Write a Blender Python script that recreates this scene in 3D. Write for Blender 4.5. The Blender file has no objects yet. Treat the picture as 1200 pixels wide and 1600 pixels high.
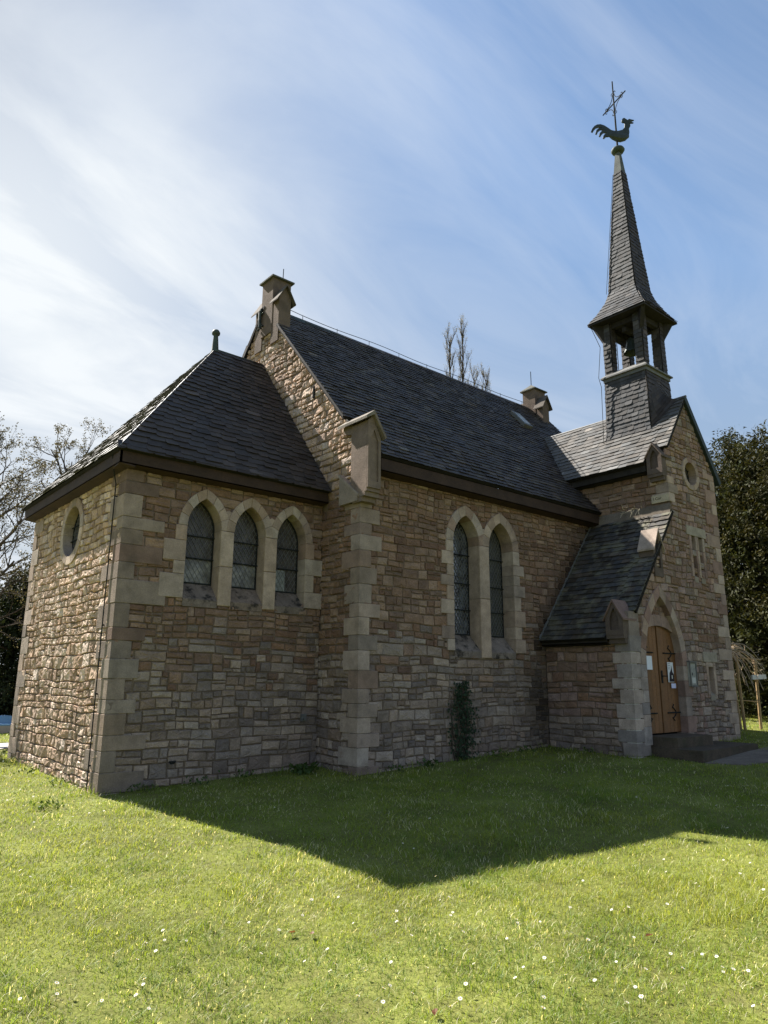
import bpy, bmesh, math, random
import numpy as np
from mathutils import Vector, Matrix, geometry
from mathutils import noise as mnoise

S = bpy.context.scene
COL = S.collection

# ------------------------------------------------------------------ camera
YAW, PIT, ROL, FPX = math.radians(40.309), math.radians(13.422), math.radians(0.338), 1109.94
fw = Vector((math.sin(YAW)*math.cos(PIT), math.cos(YAW)*math.cos(PIT), math.sin(PIT)))
r0 = Vector((math.cos(YAW), -math.sin(YAW), 0)); u0 = r0.cross(fw)
rt = r0*math.cos(ROL)+u0*math.sin(ROL); up = -r0*math.sin(ROL)+u0*math.cos(ROL)
CAM = Vector((-3.794, -10.597, 1.6))
cam = bpy.data.cameras.new('camera'); cob = bpy.data.objects.new('camera', cam); COL.objects.link(cob)
cam.sensor_fit = 'HORIZONTAL'; cam.sensor_width = 36; cam.lens = 36*FPX/1200
cam.clip_start = .05; cam.clip_end = 3000
cob.matrix_world = Matrix(((rt.x, up.x, -fw.x, CAM.x), (rt.y, up.y, -fw.y, CAM.y), (rt.z, up.z, -fw.z, CAM.z), (0, 0, 0, 1)))
S.camera = cob

# ------------------------------------------------------------------ light
SUN = Vector((-.19, .985, .985)).normalized()          # towards the sun
SUN_EL = math.asin(SUN.z); SUN_AZ = math.atan2(SUN.x, SUN.y)
sl = bpy.data.lights.new('sun', 'SUN'); so = bpy.data.objects.new('sun', sl); COL.objects.link(so)
sl.energy = 5.0; sl.angle = math.radians(.5); sl.color = (1, .945, .87)
so.rotation_mode = 'QUATERNION'; so.rotation_quaternion = SUN.to_track_quat('Z', 'Y'); so.location = (-10, 40, 40)

W = bpy.data.worlds.new('World'); S.world = W; W.use_nodes = True
nt = W.node_tree; nt.nodes.clear()
def N(t, **k):
    n = nt.nodes.new(t)
    for a, b in k.items(): setattr(n, a, b)
    return n
def L(a, b): nt.links.new(a, b)
def M(op, a, b=None, c=None):
    n = N('ShaderNodeMath', operation=op)
    for i, v in enumerate((a, b, c)):
        if v is None: continue
        if isinstance(v, (int, float)): n.inputs[i].default_value = v
        else: L(v, n.inputs[i])
    return n.outputs[0]
sky = N('ShaderNodeTexSky', sky_type='NISHITA'); sky.sun_disc = False
sky.sun_elevation = SUN_EL; sky.sun_rotation = SUN_AZ; sky.altitude = 100; sky.air_density = 1.0; sky.dust_density = .15; sky.ozone_density = 2.0
tc = N('ShaderNodeTexCoord'); sp = N('ShaderNodeSeparateXYZ'); L(tc.outputs['Generated'], sp.inputs[0])
zc = M('MAXIMUM', M('ADD', sp.outputs[2], .12), .05)
cb = N('ShaderNodeCombineXYZ'); L(M('DIVIDE', sp.outputs[0], zc), cb.inputs[0]); L(M('DIVIDE', sp.outputs[1], zc), cb.inputs[1])
mp = N('ShaderNodeMapping'); mp.inputs['Rotation'].default_value = (0, 0, math.radians(25)); mp.inputs['Scale'].default_value = (.75, 1.7, 1)
L(cb.outputs[0], mp.inputs[0])
n1 = N('ShaderNodeTexNoise'); n1.inputs['Scale'].default_value = 1.0; n1.inputs['Detail'].default_value = 10; n1.inputs['Roughness'].default_value = .57; n1.inputs['Distortion'].default_value = 1.1
L(mp.outputs[0], n1.inputs['Vector'])
dt = N('ShaderNodeVectorMath', operation='DOT_PRODUCT'); L(tc.outputs['Generated'], dt.inputs[0]); dt.inputs[1].default_value = SUN
dsun = M('MAXIMUM', dt.outputs['Value'], 0.0)
CG = Vector((math.sin(math.radians(9))*math.cos(math.radians(30)), math.cos(math.radians(9))*math.cos(math.radians(30)), math.sin(math.radians(30))))
dt2 = N('ShaderNodeVectorMath', operation='DOT_PRODUCT'); L(tc.outputs['Generated'], dt2.inputs[0]); dt2.inputs[1].default_value = CG
dcl = M('MAXIMUM', dt2.outputs['Value'], 0.0)          # a thick bank of thin cloud low under the sun
glow = M('POWER', dcl, 17.0)
low = M('SUBTRACT', 1.0, M('MINIMUM', M('MULTIPLY', M('MAXIMUM', sp.outputs[2], 0.0), 1.08), 1.0))
# thin cirrus: noise cover, thicker towards the sun and towards the horizon
mr = N('ShaderNodeMapRange'); mr.inputs['From Min'].default_value = .42; mr.inputs['From Max'].default_value = .70
L(n1.outputs['Fac'], mr.inputs['Value'])
cover = M('MINIMUM', M('ADD', M('ADD', M('MULTIPLY', mr.outputs[0], .46), M('MULTIPLY', glow, .72)), M('MULTIPLY', M('POWER', low, 2.6), .66)), 1.0)
cloud = N('ShaderNodeMixRGB'); cloud.inputs[1].default_value = (3.2, 3.6, 4.3, 1); cloud.inputs[2].default_value = (4.4, 4.6, 4.75, 1)
L(M('MINIMUM', M('POWER', dcl, 4.0), 1.0), cloud.inputs[0])
skm = N('ShaderNodeMixRGB', blend_type='MULTIPLY'); skm.inputs[0].default_value = 1; skm.inputs[2].default_value = (.98, .98, .93, 1); L(sky.outputs[0], skm.inputs[1])
sr = N('ShaderNodeSeparateColor'); L(skm.outputs[0], sr.inputs[0])
damp = M('DIVIDE', 1.0, M('ADD', 1.0, M('MULTIPLY', M('MAXIMUM', M('SUBTRACT', sr.outputs[0], 1.2), 0.0), 1.0)))   # the aureole, kept below clipping
skv = N('ShaderNodeVectorMath', operation='SCALE'); L(skm.outputs[0], skv.inputs[0]); L(damp, skv.inputs['Scale'])
mx = N('ShaderNodeMixRGB'); L(cover, mx.inputs[0]); L(skv.outputs[0], mx.inputs[1]); L(cloud.outputs[0], mx.inputs[2])
bg = N('ShaderNodeBackground'); bg.inputs['Strength'].default_value = .075; L(mx.outputs[0], bg.inputs[0])
ow = N('ShaderNodeOutputWorld'); L(bg.outputs[0], ow.inputs[0])
S.view_settings.view_transform = 'Standard'; S.view_settings.look = 'None'; S.view_settings.gamma = 1
S.view_settings.exposure = 1.5
try:
    S.cycles.max_bounces = 6; S.cycles.transparent_max_bounces = 6; S.cycles.use_denoising = True
except Exception: pass

# ------------------------------------------------------------------ helpers
def gz(x, y): return .03+.04*min(max(x, -1.5), 14)+.045*min(max(y, -6), 0)+.022*min(max(y, 0), 5)
def gznp(x, y): return .03+.04*np.clip(x, -1.5, 14)+.045*np.clip(y, -6, 0)+.022*np.clip(y, 0, 5)

class MB:
    def __init__(s): s.v = []; s.f = []; s.c = []
    def add(s, vs, fs, col=(.5, .5, .5)):
        b = len(s.v); s.v += [tuple(v) for v in vs]; s.f += [tuple(i+b for i in f) for f in fs]
        s.c += [tuple(col)]*len(vs)
    def box(s, lo, hi, col=(.5, .5, .5)):
        x0, y0, z0 = lo; x1, y1, z1 = hi
        s.add([(x0, y0, z0), (x1, y0, z0), (x1, y1, z0), (x0, y1, z0), (x0, y0, z1), (x1, y0, z1), (x1, y1, z1), (x0, y1, z1)],
              [(0, 3, 2, 1), (4, 5, 6, 7), (0, 1, 5, 4), (1, 2, 6, 5), (2, 3, 7, 6), (3, 0, 4, 7)], col)
    def prism(s, pts, d, col=(.5, .5, .5)):
        """pts: planar polygon (3-D), extruded by vector d"""
        n = len(pts); a = [Vector(p) for p in pts]; b = [p+Vector(d) for p in a]
        s.add(a+b, [tuple(range(n))[::-1], tuple(range(n, 2*n))]+[(i, (i+1) % n, n+(i+1) % n, n+i) for i in range(n)], col)
    def tube(s, pts, rad, k=6, col=(.5, .5, .5), cap=True):
        pts = [Vector(p) for p in pts]
        if isinstance(rad, (int, float)): rad = [rad]*len(pts)
        vs = []; ref = Vector((0, 0, 1)); d0 = (pts[1]-pts[0])
        if abs(d0.normalized().z) > .9: ref = Vector((1, 0, 0))
        for i, p in enumerate(pts):
            t = (pts[min(i+1, len(pts)-1)]-pts[max(i-1, 0)]).normalized()
            a = t.cross(ref)
            if a.length < 1e-4: a = t.orthogonal()
            a.normalize(); b = t.cross(a)
            for j in range(k):
                q = 2*math.pi*j/k; vs.append(p+(a*math.cos(q)+b*math.sin(q))*rad[i])
        fs = []
        for i in range(len(pts)-1):
            for j in range(k):
                fs.append((i*k+j, i*k+(j+1) % k, (i+1)*k+(j+1) % k, (i+1)*k+j))
        if cap: fs += [tuple(range(k))[::-1], tuple(range((len(pts)-1)*k, len(pts)*k))]
        s.add(vs, fs, col)
    def lathe(s, c, prof, k=16, col=(.5, .5, .5)):
        vs = []; fs = []; c = Vector(c)
        for r, z in prof:
            for j in range(k):
                q = 2*math.pi*j/k; vs.append(c+Vector((r*math.cos(q), r*math.sin(q), z)))
        for i in range(len(prof)-1):
            for j in range(k): fs.append((i*k+j, i*k+(j+1) % k, (i+1)*k+(j+1) % k, (i+1)*k+j))
        s.add(vs, fs, col)
    def build(s, name, mat, parent=None, smooth=False, fix=False):
        me = bpy.data.meshes.new(name); me.from_pydata(s.v, [], s.f)
        at = me.attributes.new('Col', 'FLOAT_COLOR', 'POINT')
        arr = np.ones((len(s.v), 4), np.float32); arr[:, :3] = np.array(s.c, np.float32).reshape(-1, 3); at.data.foreach_set('color', arr.ravel())
        if fix:
            bm = bmesh.new(); bm.from_mesh(me); bmesh.ops.recalc_face_normals(bm, faces=bm.faces); bm.to_mesh(me); bm.free()
        if smooth: me.polygons.foreach_set('use_smooth', [True]*len(me.polygons))
        me.update(); me.materials.append(mat)
        o = bpy.data.objects.new(name, me); COL.objects.link(o)
        if parent: o.parent = parent
        return o
def empty(name, loc=(0, 0, 0), parent=None):
    o = bpy.data.objects.new(name, None); COL.objects.link(o); o.location = loc; o.empty_display_size = .2
    if parent: o.parent = parent
    return o
def tag(o, label, cat, group=None):
    o['label'] = label; o['category'] = cat
    if group: o['group'] = group
    return o
def rel(o, parent):
    """parent a mesh built in world coordinates to an Empty that is not at the origin"""
    o.parent = parent; o.matrix_parent_inverse = Matrix.Translation(parent.location).inverted(); return o

# ------------------------------------------------------------------ materials
def newmat(name):
    m = bpy.data.materials.new(name); m.use_nodes = True; t = m.node_tree; t.nodes.clear()
    o = t.nodes.new('ShaderNodeOutputMaterial'); p = t.nodes.new('ShaderNodeBsdfPrincipled'); t.links.new(p.outputs[0], o.inputs[0])
    return m, t, p, o
def surf(name, base=None, rough=.8, spec=.3, var=.25, vscale=6, fine=40, finevar=.15, bump=.3, bscale=60, bdist=.01, metal=0, tint=None, tscale=1.5, tamt=.5, tlo=.5, thi=.7):
    """base colour (or the 'Col' attribute) x two noise layers, optional stain colour, noise bump"""
    m, t, p, o = newmat(name); nn = t.nodes; lk = t.links.new
    c = nn.new('ShaderNodeTexCoord').outputs['Object']
    if base is None:
        a = nn.new('ShaderNodeAttribute'); a.attribute_name = 'Col'; src = a.outputs['Color']
    else:
        a = nn.new('ShaderNodeRGB'); a.outputs[0].default_value = (*base, 1); src = a.outputs[0]
    def layer(src, scale, amt, det=4):
        n = nn.new('ShaderNodeTexNoise'); n.inputs['Scale'].default_value = scale; n.inputs['Detail'].default_value = det; n.inputs['Roughness'].default_value = .6; lk(c, n.inputs['Vector'])
        r = nn.new('ShaderNodeMapRange'); r.inputs['From Min'].default_value = .3; r.inputs['From Max'].default_value = .7; r.inputs['To Min'].default_value = 1-amt; r.inputs['To Max'].default_value = 1+amt
        lk(n.outputs['Fac'], r.inputs['Value'])
        x = nn.new('ShaderNodeVectorMath'); x.operation = 'SCALE'; lk(src, x.inputs[0]); lk(r.outputs[0], x.inputs['Scale'])
        return x.outputs[0]
    if var: src = layer(src, vscale, var)
    if finevar: src = layer(src, fine, finevar)
    if tint:
        n = nn.new('ShaderNodeTexNoise'); n.inputs['Scale'].default_value = tscale; n.inputs['Detail'].default_value = 8; n.inputs['Roughness'].default_value = .65; lk(c, n.inputs['Vector'])
        r = nn.new('ShaderNodeMapRange'); r.inputs['From Min'].default_value = tlo; r.inputs['From Max'].default_value = thi; r.inputs['To Max'].default_value = tamt; lk(n.outputs['Fac'], r.inputs['Value'])
        x = nn.new('ShaderNodeMixRGB'); x.inputs[2].default_value = (*tint, 1); lk(r.outputs[0], x.inputs[0]); lk(src, x.inputs[1]); src = x.outputs[0]
    lk(src, p.inputs['Base Color']); p.inputs['Roughness'].default_value = rough; p.inputs['Specular IOR Level'].default_value = spec; p.inputs['Metallic'].default_value = metal
    if bump:
        n = nn.new('ShaderNodeTexNoise'); n.inputs['Scale'].default_value = bscale; n.inputs['Detail'].default_value = 6; n.inputs['Roughness'].default_value = .65; lk(c, n.inputs['Vector'])
        b = nn.new('ShaderNodeBump'); b.inputs['Strength'].default_value = bump; b.inputs['Distance'].default_value = bdist; lk(n.outputs['Fac'], b.inputs['Height']); lk(b.outputs[0], p.inputs['Normal'])
    return m
M_STONE = surf('rubble_stone', None, .92, .15, .22, 5, 45, .22, .9, 38, .012, tint=(.11, .09, .07), tscale=1.1, tamt=.45, tlo=.52, thi=.75)
M_DRESS = surf('dressed_sandstone', None, .9, .12, .22, 4, 55, .16, .8, 45, .008, tint=(.11, .09, .07), tscale=2.6, tamt=.6, tlo=.52, thi=.75)
M_MORTAR = surf('lime_mortar', (.17, .13, .095), .95, .1, .25, 4, 50, .2, .6, 50, .01)
M_SLATE = surf('roof_slate', None, .55, .13, .2, 4, 30, .15, .25, 45, .004, tint=(.10, .09, .065), tscale=3.0, tamt=.25, tlo=.55, thi=.8)
M_SLATEM = surf('mossy_slate', None, .6, .2, .3, 5, 30, .2, .4, 45, .006, tint=(.16, .15, .095), tscale=3.2, tamt=.8, tlo=.48, thi=.64)
M_UNDER = surf('roof_boarding', (.02, .018, .016), .9, .1, .2)
M_FASCIA = surf('eaves_timber', (.044, .026, .017), .75, .3, .3, 3, 30, .2, .3, 40, .004)
M_DARKWOOD = surf('dark_timber', (.03, .026, .022), .8, .2, .3)
M_LEAD = surf('grey_lead', (.13, .13, .12), .6, .35, .2, 6, 40, .15, .2)
M_COPPER = surf('patinated_copper', (.05, .07, .058), .65, .25, .3, 5, 30, .2, .2, tint=(.03, .03, .025), tscale=4, tamt=.6)
M_CAME = surf('lead_cames', (.17, .17, .165), .6, .3, .2)
M_DKGREEN = surf('dark_green_metal', (.022, .034, .028), .6, .3, .25)
M_IRON = surf('wrought_iron', (.024, .026, .025), .85, .1, .2)
M_BRONZE = surf('dark_bronze', (.035, .045, .035), .4, .5, .3, metal=.4)
M_DOOR = surf('oak_boards', None, .6, .35, .2, 3, 30, .2, .25, 60, .004, tint=(.05, .025, .012), tscale=3, tamt=.5)
M_PAPER = surf('white_paper', None, .8, .2, .04, 5, 20, .02, 0)
M_STEP = surf('step_stone', (.088, .068, .048), .9, .2, .3, 4, 40, .2, .6, 40, .01, tint=(.05, .055, .03), tscale=3, tamt=.6)
M_PATH = surf('path_paving', (.17, .142, .112), .95, .1, .25, 3, 30, .2, .5, 40, .01)
M_BARK = surf('bark', (.07, .055, .042), .95, .1, .3, 5, 30, .25, .6, 30, .02)
M_WOODPOLE = surf('pale_round_timber', (.36, .25, .13), .8, .2, .25, 4, 30, .2, .3)
M_PLANK = surf('weathered_plank', (.36, .33, .28), .8, .2, .2, 4, 30, .2, .3)
M_BLUE = surf('pale_blue_paint', (.22, .42, .62), .6, .3, .12, 3, 30, .08, .1)
M_CONC = surf('pale_concrete', (.45, .42, .38), .9, .1, .15, 3, 30, .1, .3)
def leafmat(name, base=None, tr=.35, rough=.55, spec=.25):
    m, t, p, o = newmat(name); nn = t.nodes; lk = t.links.new
    if base is None:
        a = nn.new('ShaderNodeAttribute'); a.attribute_name = 'Col'; src = a.outputs['Color']
    else:
        a = nn.new('ShaderNodeRGB'); a.outputs[0].default_value = (*base, 1); src = a.outputs[0]
    lk(src, p.inputs['Base Color']); p.inputs['Roughness'].default_value = rough; p.inputs['Specular IOR Level'].default_value = spec
    x = nn.new('ShaderNodeVectorMath'); x.operation = 'MULTIPLY'; lk(src, x.inputs[0]); x.inputs[1].default_value = (1.5, 1.35, .7)
    tb = nn.new('ShaderNodeBsdfTranslucent'); lk(x.outputs[0], tb.inputs[0])
    ms = nn.new('ShaderNodeMixShader'); ms.inputs[0].default_value = tr; lk(p.outputs[0], ms.inputs[1]); lk(tb.outputs[0], ms.inputs[2]); lk(ms.outputs[0], o.inputs[0])
    return m
M_GRASS = leafmat('grass_blades', None, .45, .5, .3)
M_LEAF = leafmat('tree_leaves', None, .3)
M_YEW = leafmat('yew_needles', None, .15, .65, .12)
M_IVY = leafmat('ivy_leaves', None, .15, .55, .15)
M_PETAL = leafmat('daisy_petals', None, .2, .6, .2)
def glassmat(name, lo, hi, rough, spec=.5):
    m, t, p, o = newmat(name); nn = t.nodes; lk = t.links.new
    c = nn.new('ShaderNodeTexCoord').outputs['Object']
    n = nn.new('ShaderNodeTexNoise'); n.inputs['Scale'].default_value = 7; n.inputs['Detail'].default_value = 5; lk(c, n.inputs['Vector'])
    r = nn.new('ShaderNodeValToRGB'); r.color_ramp.elements[0].position = .35; r.color_ramp.elements[1].position = .75
    r.color_ramp.elements[0].color = (*lo, 1); r.color_ramp.elements[1].color = (*hi, 1); lk(n.outputs['Fac'], r.inputs[0]); lk(r.outputs[0], p.inputs['Base Color'])
    p.inputs['Roughness'].default_value = rough; p.inputs['Specular IOR Level'].default_value = spec
    n2 = nn.new('ShaderNodeTexNoise'); n2.inputs['Scale'].default_value = 9; n2.inputs['Detail'].default_value = 3; lk(c, n2.inputs['Vector'])
    b = nn.new('ShaderNodeBump'); b.inputs['Strength'].default_value = .5; b.inputs['Distance'].default_value = .02; lk(n2.outputs['Fac'], b.inputs['Height']); lk(b.outputs[0], p.inputs['Normal'])
    return m
M_GLASS = glassmat('leaded_glass', (.012, .012, .014), (.16, .175, .20), .1, 1.0)  # pale blue patches: reflected sky put into the base colour
M_GLASS2 = glassmat('dull_glass', (.04, .04, .035), (.075, .072, .06), .4)
M_GLASS3 = glassmat('smoky_leaded_glass', (.04, .034, .031), (.115, .10, .092), .3, .3)
M_GLASSLOW = glassmat('daylit_leaded_glass', (.08, .075, .068), (.30, .29, .26), .3)  # light from the windows opposite, painted into the glass colour
M_GLASSRED = glassmat('dark_reddish_glass', (.022, .013, .011), (.06, .035, .028), .35, .2)
M_GLASSPALE = glassmat('pale_glass', (.16, .17, .16), (.42, .45, .44), .3)  # pale base; in the chancel it paints light seen through the glass

# ------------------------------------------------------------------ masonry
def clip(poly, hp):
    for a, b, c in hp:
        out = []; n = len(poly)
        for i in range(n):
            p, q = poly[i], poly[(i+1) % n]; dp = a*p[0]+b*p[1]-c; dq = a*q[0]+b*q[1]-c
            if dp <= 0: out.append(p)
            if dp*dq < 0:
                t = dp/(dp-dq); out.append((p[0]+(q[0]-p[0])*t, p[1]+(q[1]-p[1])*t))
        poly = out
        if len(poly) < 3: return []
    return poly
def area(p): return .5*sum(p[i][0]*p[(i+1) % len(p)][1]-p[(i+1) % len(p)][0]*p[i][1] for i in range(len(p)))

class Frame:
    def __init__(s, O, U, V): s.O = Vector(O); s.U = Vector(U).normalized(); s.V = Vector(V).normalized(); s.N = s.U.cross(s.V)
    def p(s, u, v, d=0): return s.O+s.U*u+s.V*v+s.N*d

BROWN = [(.225, .162, .110), (.25, .185, .126), (.20, .142, .098), (.275, .21, .145), (.235, .172, .118), (.175, .122, .086), (.24, .166, .108), (.295, .235, .168), (.21, .158, .115)]
GREY = [(.25, .222, .178), (.28, .25, .20), (.21, .186, .152), (.315, .28, .22), (.235, .207, .167), (.36, .32, .25), (.185, .165, .138), (.27, .225, .168), (.33, .29, .225)]
SUNNY = [(.50, .41, .30), (.55, .465, .345), (.43, .345, .245), (.60, .52, .40), (.47, .385, .28), (.50, .395, .275), (.62, .55, .44), (.38, .30, .215)]  # for sun-facing walls: part of the sunlight is put into the stone colour
DRESS = [(.38, .335, .26), (.41, .365, .285), (.34, .29, .22), (.43, .39, .31), (.36, .305, .235), (.32, .265, .205), (.40, .355, .28), (.33, .29, .23)]
QUO = [(.36, .32, .25), (.32, .285, .225), (.39, .345, .275), (.28, .245, .19), (.33, .28, .215), (.24, .195, .15), (.37, .335, .265), (.26, .235, .19)]
PINK = [(.27, .205, .165), (.30, .235, .19), (.25, .19, .15), (.33, .265, .21)]

def jit(col, r, a=.12):
    k = .93*(1+r.uniform(-a, a)); w = r.uniform(-.04, .04)
    return (col[0]*k*(1+w)*1.06, col[1]*k*.942, col[2]*k*(1-w)*.95)

def stone(mb, fr, poly, r, col, depth=.0, rough=.009, bevel=.012, joint=.005, sub=.08, tilt=.05, push=None, dome=.006, top=.014):
    if len(poly) < 3: return
    A = area(poly)
    if A < 0: poly = poly[::-1]; A = -A
    if A < .0012: return
    cu = sum(p[0] for p in poly)/len(poly); cv = sum(p[1] for p in poly)/len(poly)
    pts = []
    for i in range(len(poly)):
        p, q = poly[i], poly[(i+1) % len(poly)]; L_ = math.hypot(q[0]-p[0], q[1]-p[1])
        if L_ < .004: continue
        k = max(1, int(round(L_/sub)))
        for j in range(k):
            t = j/k; pts.append([p[0]+(q[0]-p[0])*t, p[1]+(q[1]-p[1])*t])
    n = len(pts)
    if n < 3: return
    wu = max(p[0] for p in pts)-min(p[0] for p in pts); wv = max(p[1] for p in pts)-min(p[1] for p in pts)
    if min(wu, wv) < .02: return
    jr = rough*.35
    P = []
    for p in pts:
        a = p[0]+r.uniform(-jr, jr); b = p[1]+r.uniform(-jr, jr)
        if push: a, b = push(a, b)
        P.append((a, b))
    su = max(0, 1-2*joint/wu); sv = max(0, 1-2*joint/wv)
    R0 = [(cu+(a-cu)*su, cv+(b-cv)*sv) for a, b in P]
    bu = max(.4, 1-2*bevel/wu); bv = max(.4, 1-2*bevel/wv)
    R1 = [(cu+(a-cu)*bu, cv+(b-cv)*bv) for a, b in R0]
    R2 = [(cu+(a-cu)*.5, cv+(b-cv)*.5) for a, b in R0]
    ta, tb = r.gauss(0, tilt), r.gauss(0, tilt); d = depth
    def dd(a, b, m): return d+ta*(a-cu)+tb*(b-cv)+m
    def lim(q): return max(-.018, min(q, top))
    vs = [fr.p(a, b, -.035) for a, b in R0]
    vs += [fr.p(a, b, lim(dd(a, b, r.uniform(-rough, rough)*.7))) for a, b in R1]
    vs += [fr.p(a+r.uniform(-.01, .01), b+r.uniform(-.01, .01), lim(dd(a, b, dome+r.uniform(-rough, rough)))) for a, b in R2]
    vs.append(fr.p(cu, cv, lim(dd(cu, cv, dome+r.uniform(-rough, rough)))))
    fs = []
    for k in (0, 1):
        for i in range(n): fs.append((k*n+i, k*n+(i+1) % n, (k+1)*n+(i+1) % n, (k+1)*n+i))
    for i in range(n): fs.append((2*n+i, 2*n+(i+1) % n, 3*n))
    mb.add(vs, fs, col)

def block(mb, fr, poly, col, front=.022, back=-.05, bevel=.006, joint=.0025):
    """dressed block: bevelled flat face"""
    if area(poly) < 0: poly = poly[::-1]
    cu = sum(p[0] for p in poly)/len(poly); cv = sum(p[1] for p in poly)/len(poly)
    wu = max(p[0] for p in poly)-min(p[0] for p in poly); wv = max(p[1] for p in poly)-min(p[1] for p in poly)
    def sc(e): return [(cu+(a-cu)*(1-2*e/wu), cv+(b-cv)*(1-2*e/wv)) for a, b in poly]
    n = len(poly); A, B = sc(joint), sc(joint+bevel)
    vs = [fr.p(a, b, back) for a, b in A]+[fr.p(a, b, front-bevel) for a, b in A]+[fr.p(a, b, front) for a, b in B]
    fs = [(k*n+i, k*n+(i+1) % n, (k+1)*n+(i+1) % n, (k+1)*n+i) for k in (0, 1) for i in range(n)]+[tuple(range(2*n, 3*n))]
    mb.add(vs, fs, col)

class Arch:
    """pointed-arch opening: centre u, half width, sill v, spring v, apex v"""
    def __init__(s, uc, hw, vb, vs, va): s.uc, s.hw, s.vb, s.vs, s.va = uc, hw, vb, vs, va; h = va-vs; s.R = (h*h+hw*hw)/(2*hw)
    def sdf(s, u, v):
        if v <= s.vs: return max(abs(u-s.uc)-s.hw, s.vb-v)
        k = s.R-s.hw
        return max(math.hypot(u-(s.uc-k), v-s.vs), math.hypot(u-(s.uc+k), v-s.vs))-s.R
    def side(s, off, n, left):
        """points from spring to apex along one side at radius R+off"""
        k = s.R-s.hw; R = s.R+off; cx = s.uc+k if left else s.uc-k; a1 = math.acos(min(1, k/R))
        o = []
        for i in range(n+1):
            a = a1*i/n; x = R*math.cos(a); o.append((cx-x if left else cx+x, s.vs+R*math.sin(a)))
        return o
    def outline(s, off=0, n=8):
        l = s.side(off, n, True); r_ = s.side(off, n, False)
        return [(s.uc-s.hw-off, s.vb-off), (s.uc+s.hw+off, s.vb-off)]+r_+l[::-1][1:]
class Circ:
    def __init__(s, uc, vc, R): s.uc, s.vc, s.R = uc, vc, R
    def sdf(s, u, v): return math.hypot(u-s.uc, v-s.vc)-s.R
    def outline(s, off=0, n=28): return [(s.uc+(s.R+off)*math.cos(2*math.pi*i/n), s.vc+(s.R+off)*math.sin(2*math.pi*i/n)) for i in range(n)]
class Rect:
    def __init__(s, a, b, c, d): s.a, s.b, s.c, s.d = a, b, c, d
    def sdf(s, u, v): return max(s.a-u, u-s.b, s.c-v, v-s.d)
    def outline(s, off=0): return [(s.a-off, s.c-off), (s.b+off, s.c-off), (s.b+off, s.d+off), (s.a-off, s.d+off)]

def masonry(mb, fr, u0, u1, v0, v1, r, hp=(), holes=(), off=.07, H=(.2, .36), Wd=(.22, .62), split=(.35, .8), pal=None, skip=None, hpf=None, **kw):
    def sdf(u, v): return min(h.sdf(u, v) for h in holes)-off
    def push(u, v):
        for _ in range(3):
            s_ = sdf(u, v)
            if s_ >= 0: break
            e = 1e-3; gu = (sdf(u+e, v)-s_)/e; gv = (sdf(u, v+e)-s_)/e; g = math.hypot(gu, gv) or 1
            u -= s_*gu/g; v -= s_*gv/g
        return u, v
    def wob(u, v):
        q = mnoise.noise_vector(Vector((u*.8+fr.O.x*3, v*1.3+fr.O.y*3, fr.O.z)))
        return (u+.035*q.x, v+.04*q.y+.012*math.sin(u*5.1+v*3))
    def emit(a, b, c, d):
        cu, cv = (a+b)/2, (c+d)/2
        if skip and skip(cu, cv): return
        if holes and sdf(cu, cv) < -.05: return
        j = .007
        poly = [(p[0]+r.uniform(-j, j), p[1]+r.uniform(-j, j)) for p in ((a, c), (b, c), (b, d), (a, d))]
        poly = [wob(*p) for p in poly]
        h2 = hpf(cu, cv) if hpf else hp
        poly = clip(poly, list(h2)+[(-1, 0, -u0), (1, 0, u1)])
        if len(poly) < 3: return
        near = holes and sdf(cu, cv) < max(b-a, d-c)
        stone(mb, fr, poly, r, pal(cu, cv, r), depth=r.uniform(-.008, .006), push=push if near else None, **kw)
    v = v0
    while v < v1:
        h = r.uniform(*H); h = min(h, v1-v+.05)
        u = u0-r.uniform(0, .2)
        while u < u1:
            w = r.uniform(*Wd); t = r.random()
            if (t < split[0] and h < .21) or h < .15:
                if w > .42 and r.random() < .35:
                    m = u+w*r.uniform(.35, .65); emit(u, m, v, v+h); emit(m, u+w, v, v+h)
                else: emit(u, u+w, v, v+h)
            else:
                k = 3 if h > .27 and t > .3 else 2
                cuts = [0]+sorted(max(.2, min(.8, (i+1)/k+r.uniform(-.12, .12))) for i in range(k-1))+[1]
                for i in range(k):
                    a, b = v+h*cuts[i], v+h*cuts[i+1]
                    if w > .26 and r.random() < .75:
                        m = u+w*r.uniform(.3, .7); emit(u, m, a, b); emit(m, u+w, a, b)
                    else: emit(u, u+w, a, b)
            u += w
        v += h
def inpoly(x, y, P):
    c_ = False; n = len(P)
    for i in range(n):
        (x0, y0), (x1, y1) = P[i], P[(i+1) % n]
        if (y0 > y) != (y1 > y) and x < (x1-x0)*(y-y0)/(y1-y0)+x0: c_ = not c_
    return c_
def sheet(mb, fr, outer, holes, d=0, col=(.5, .5, .5)):
    """flat sheet with holes"""
    vs = []; es = []
    for lp in [outer]+[h for h in holes]:
        b = len(vs); vs += [Vector(p) for p in lp]; es += [(b+i, b+(i+1) % len(lp)) for i in range(len(lp))]
    V, _, F, *_r = geometry.delaunay_2d_cdt(vs, es, [], 1, 1e-5)
    F = [f for f in F if not any(inpoly(sum(V[i].x for i in f)/len(f), sum(V[i].y for i in f)/len(f), h) for h in holes)]
    mb.add([fr.p(p.x, p.y, d) for p in V], [tuple(f) for f in F], col)

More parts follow.
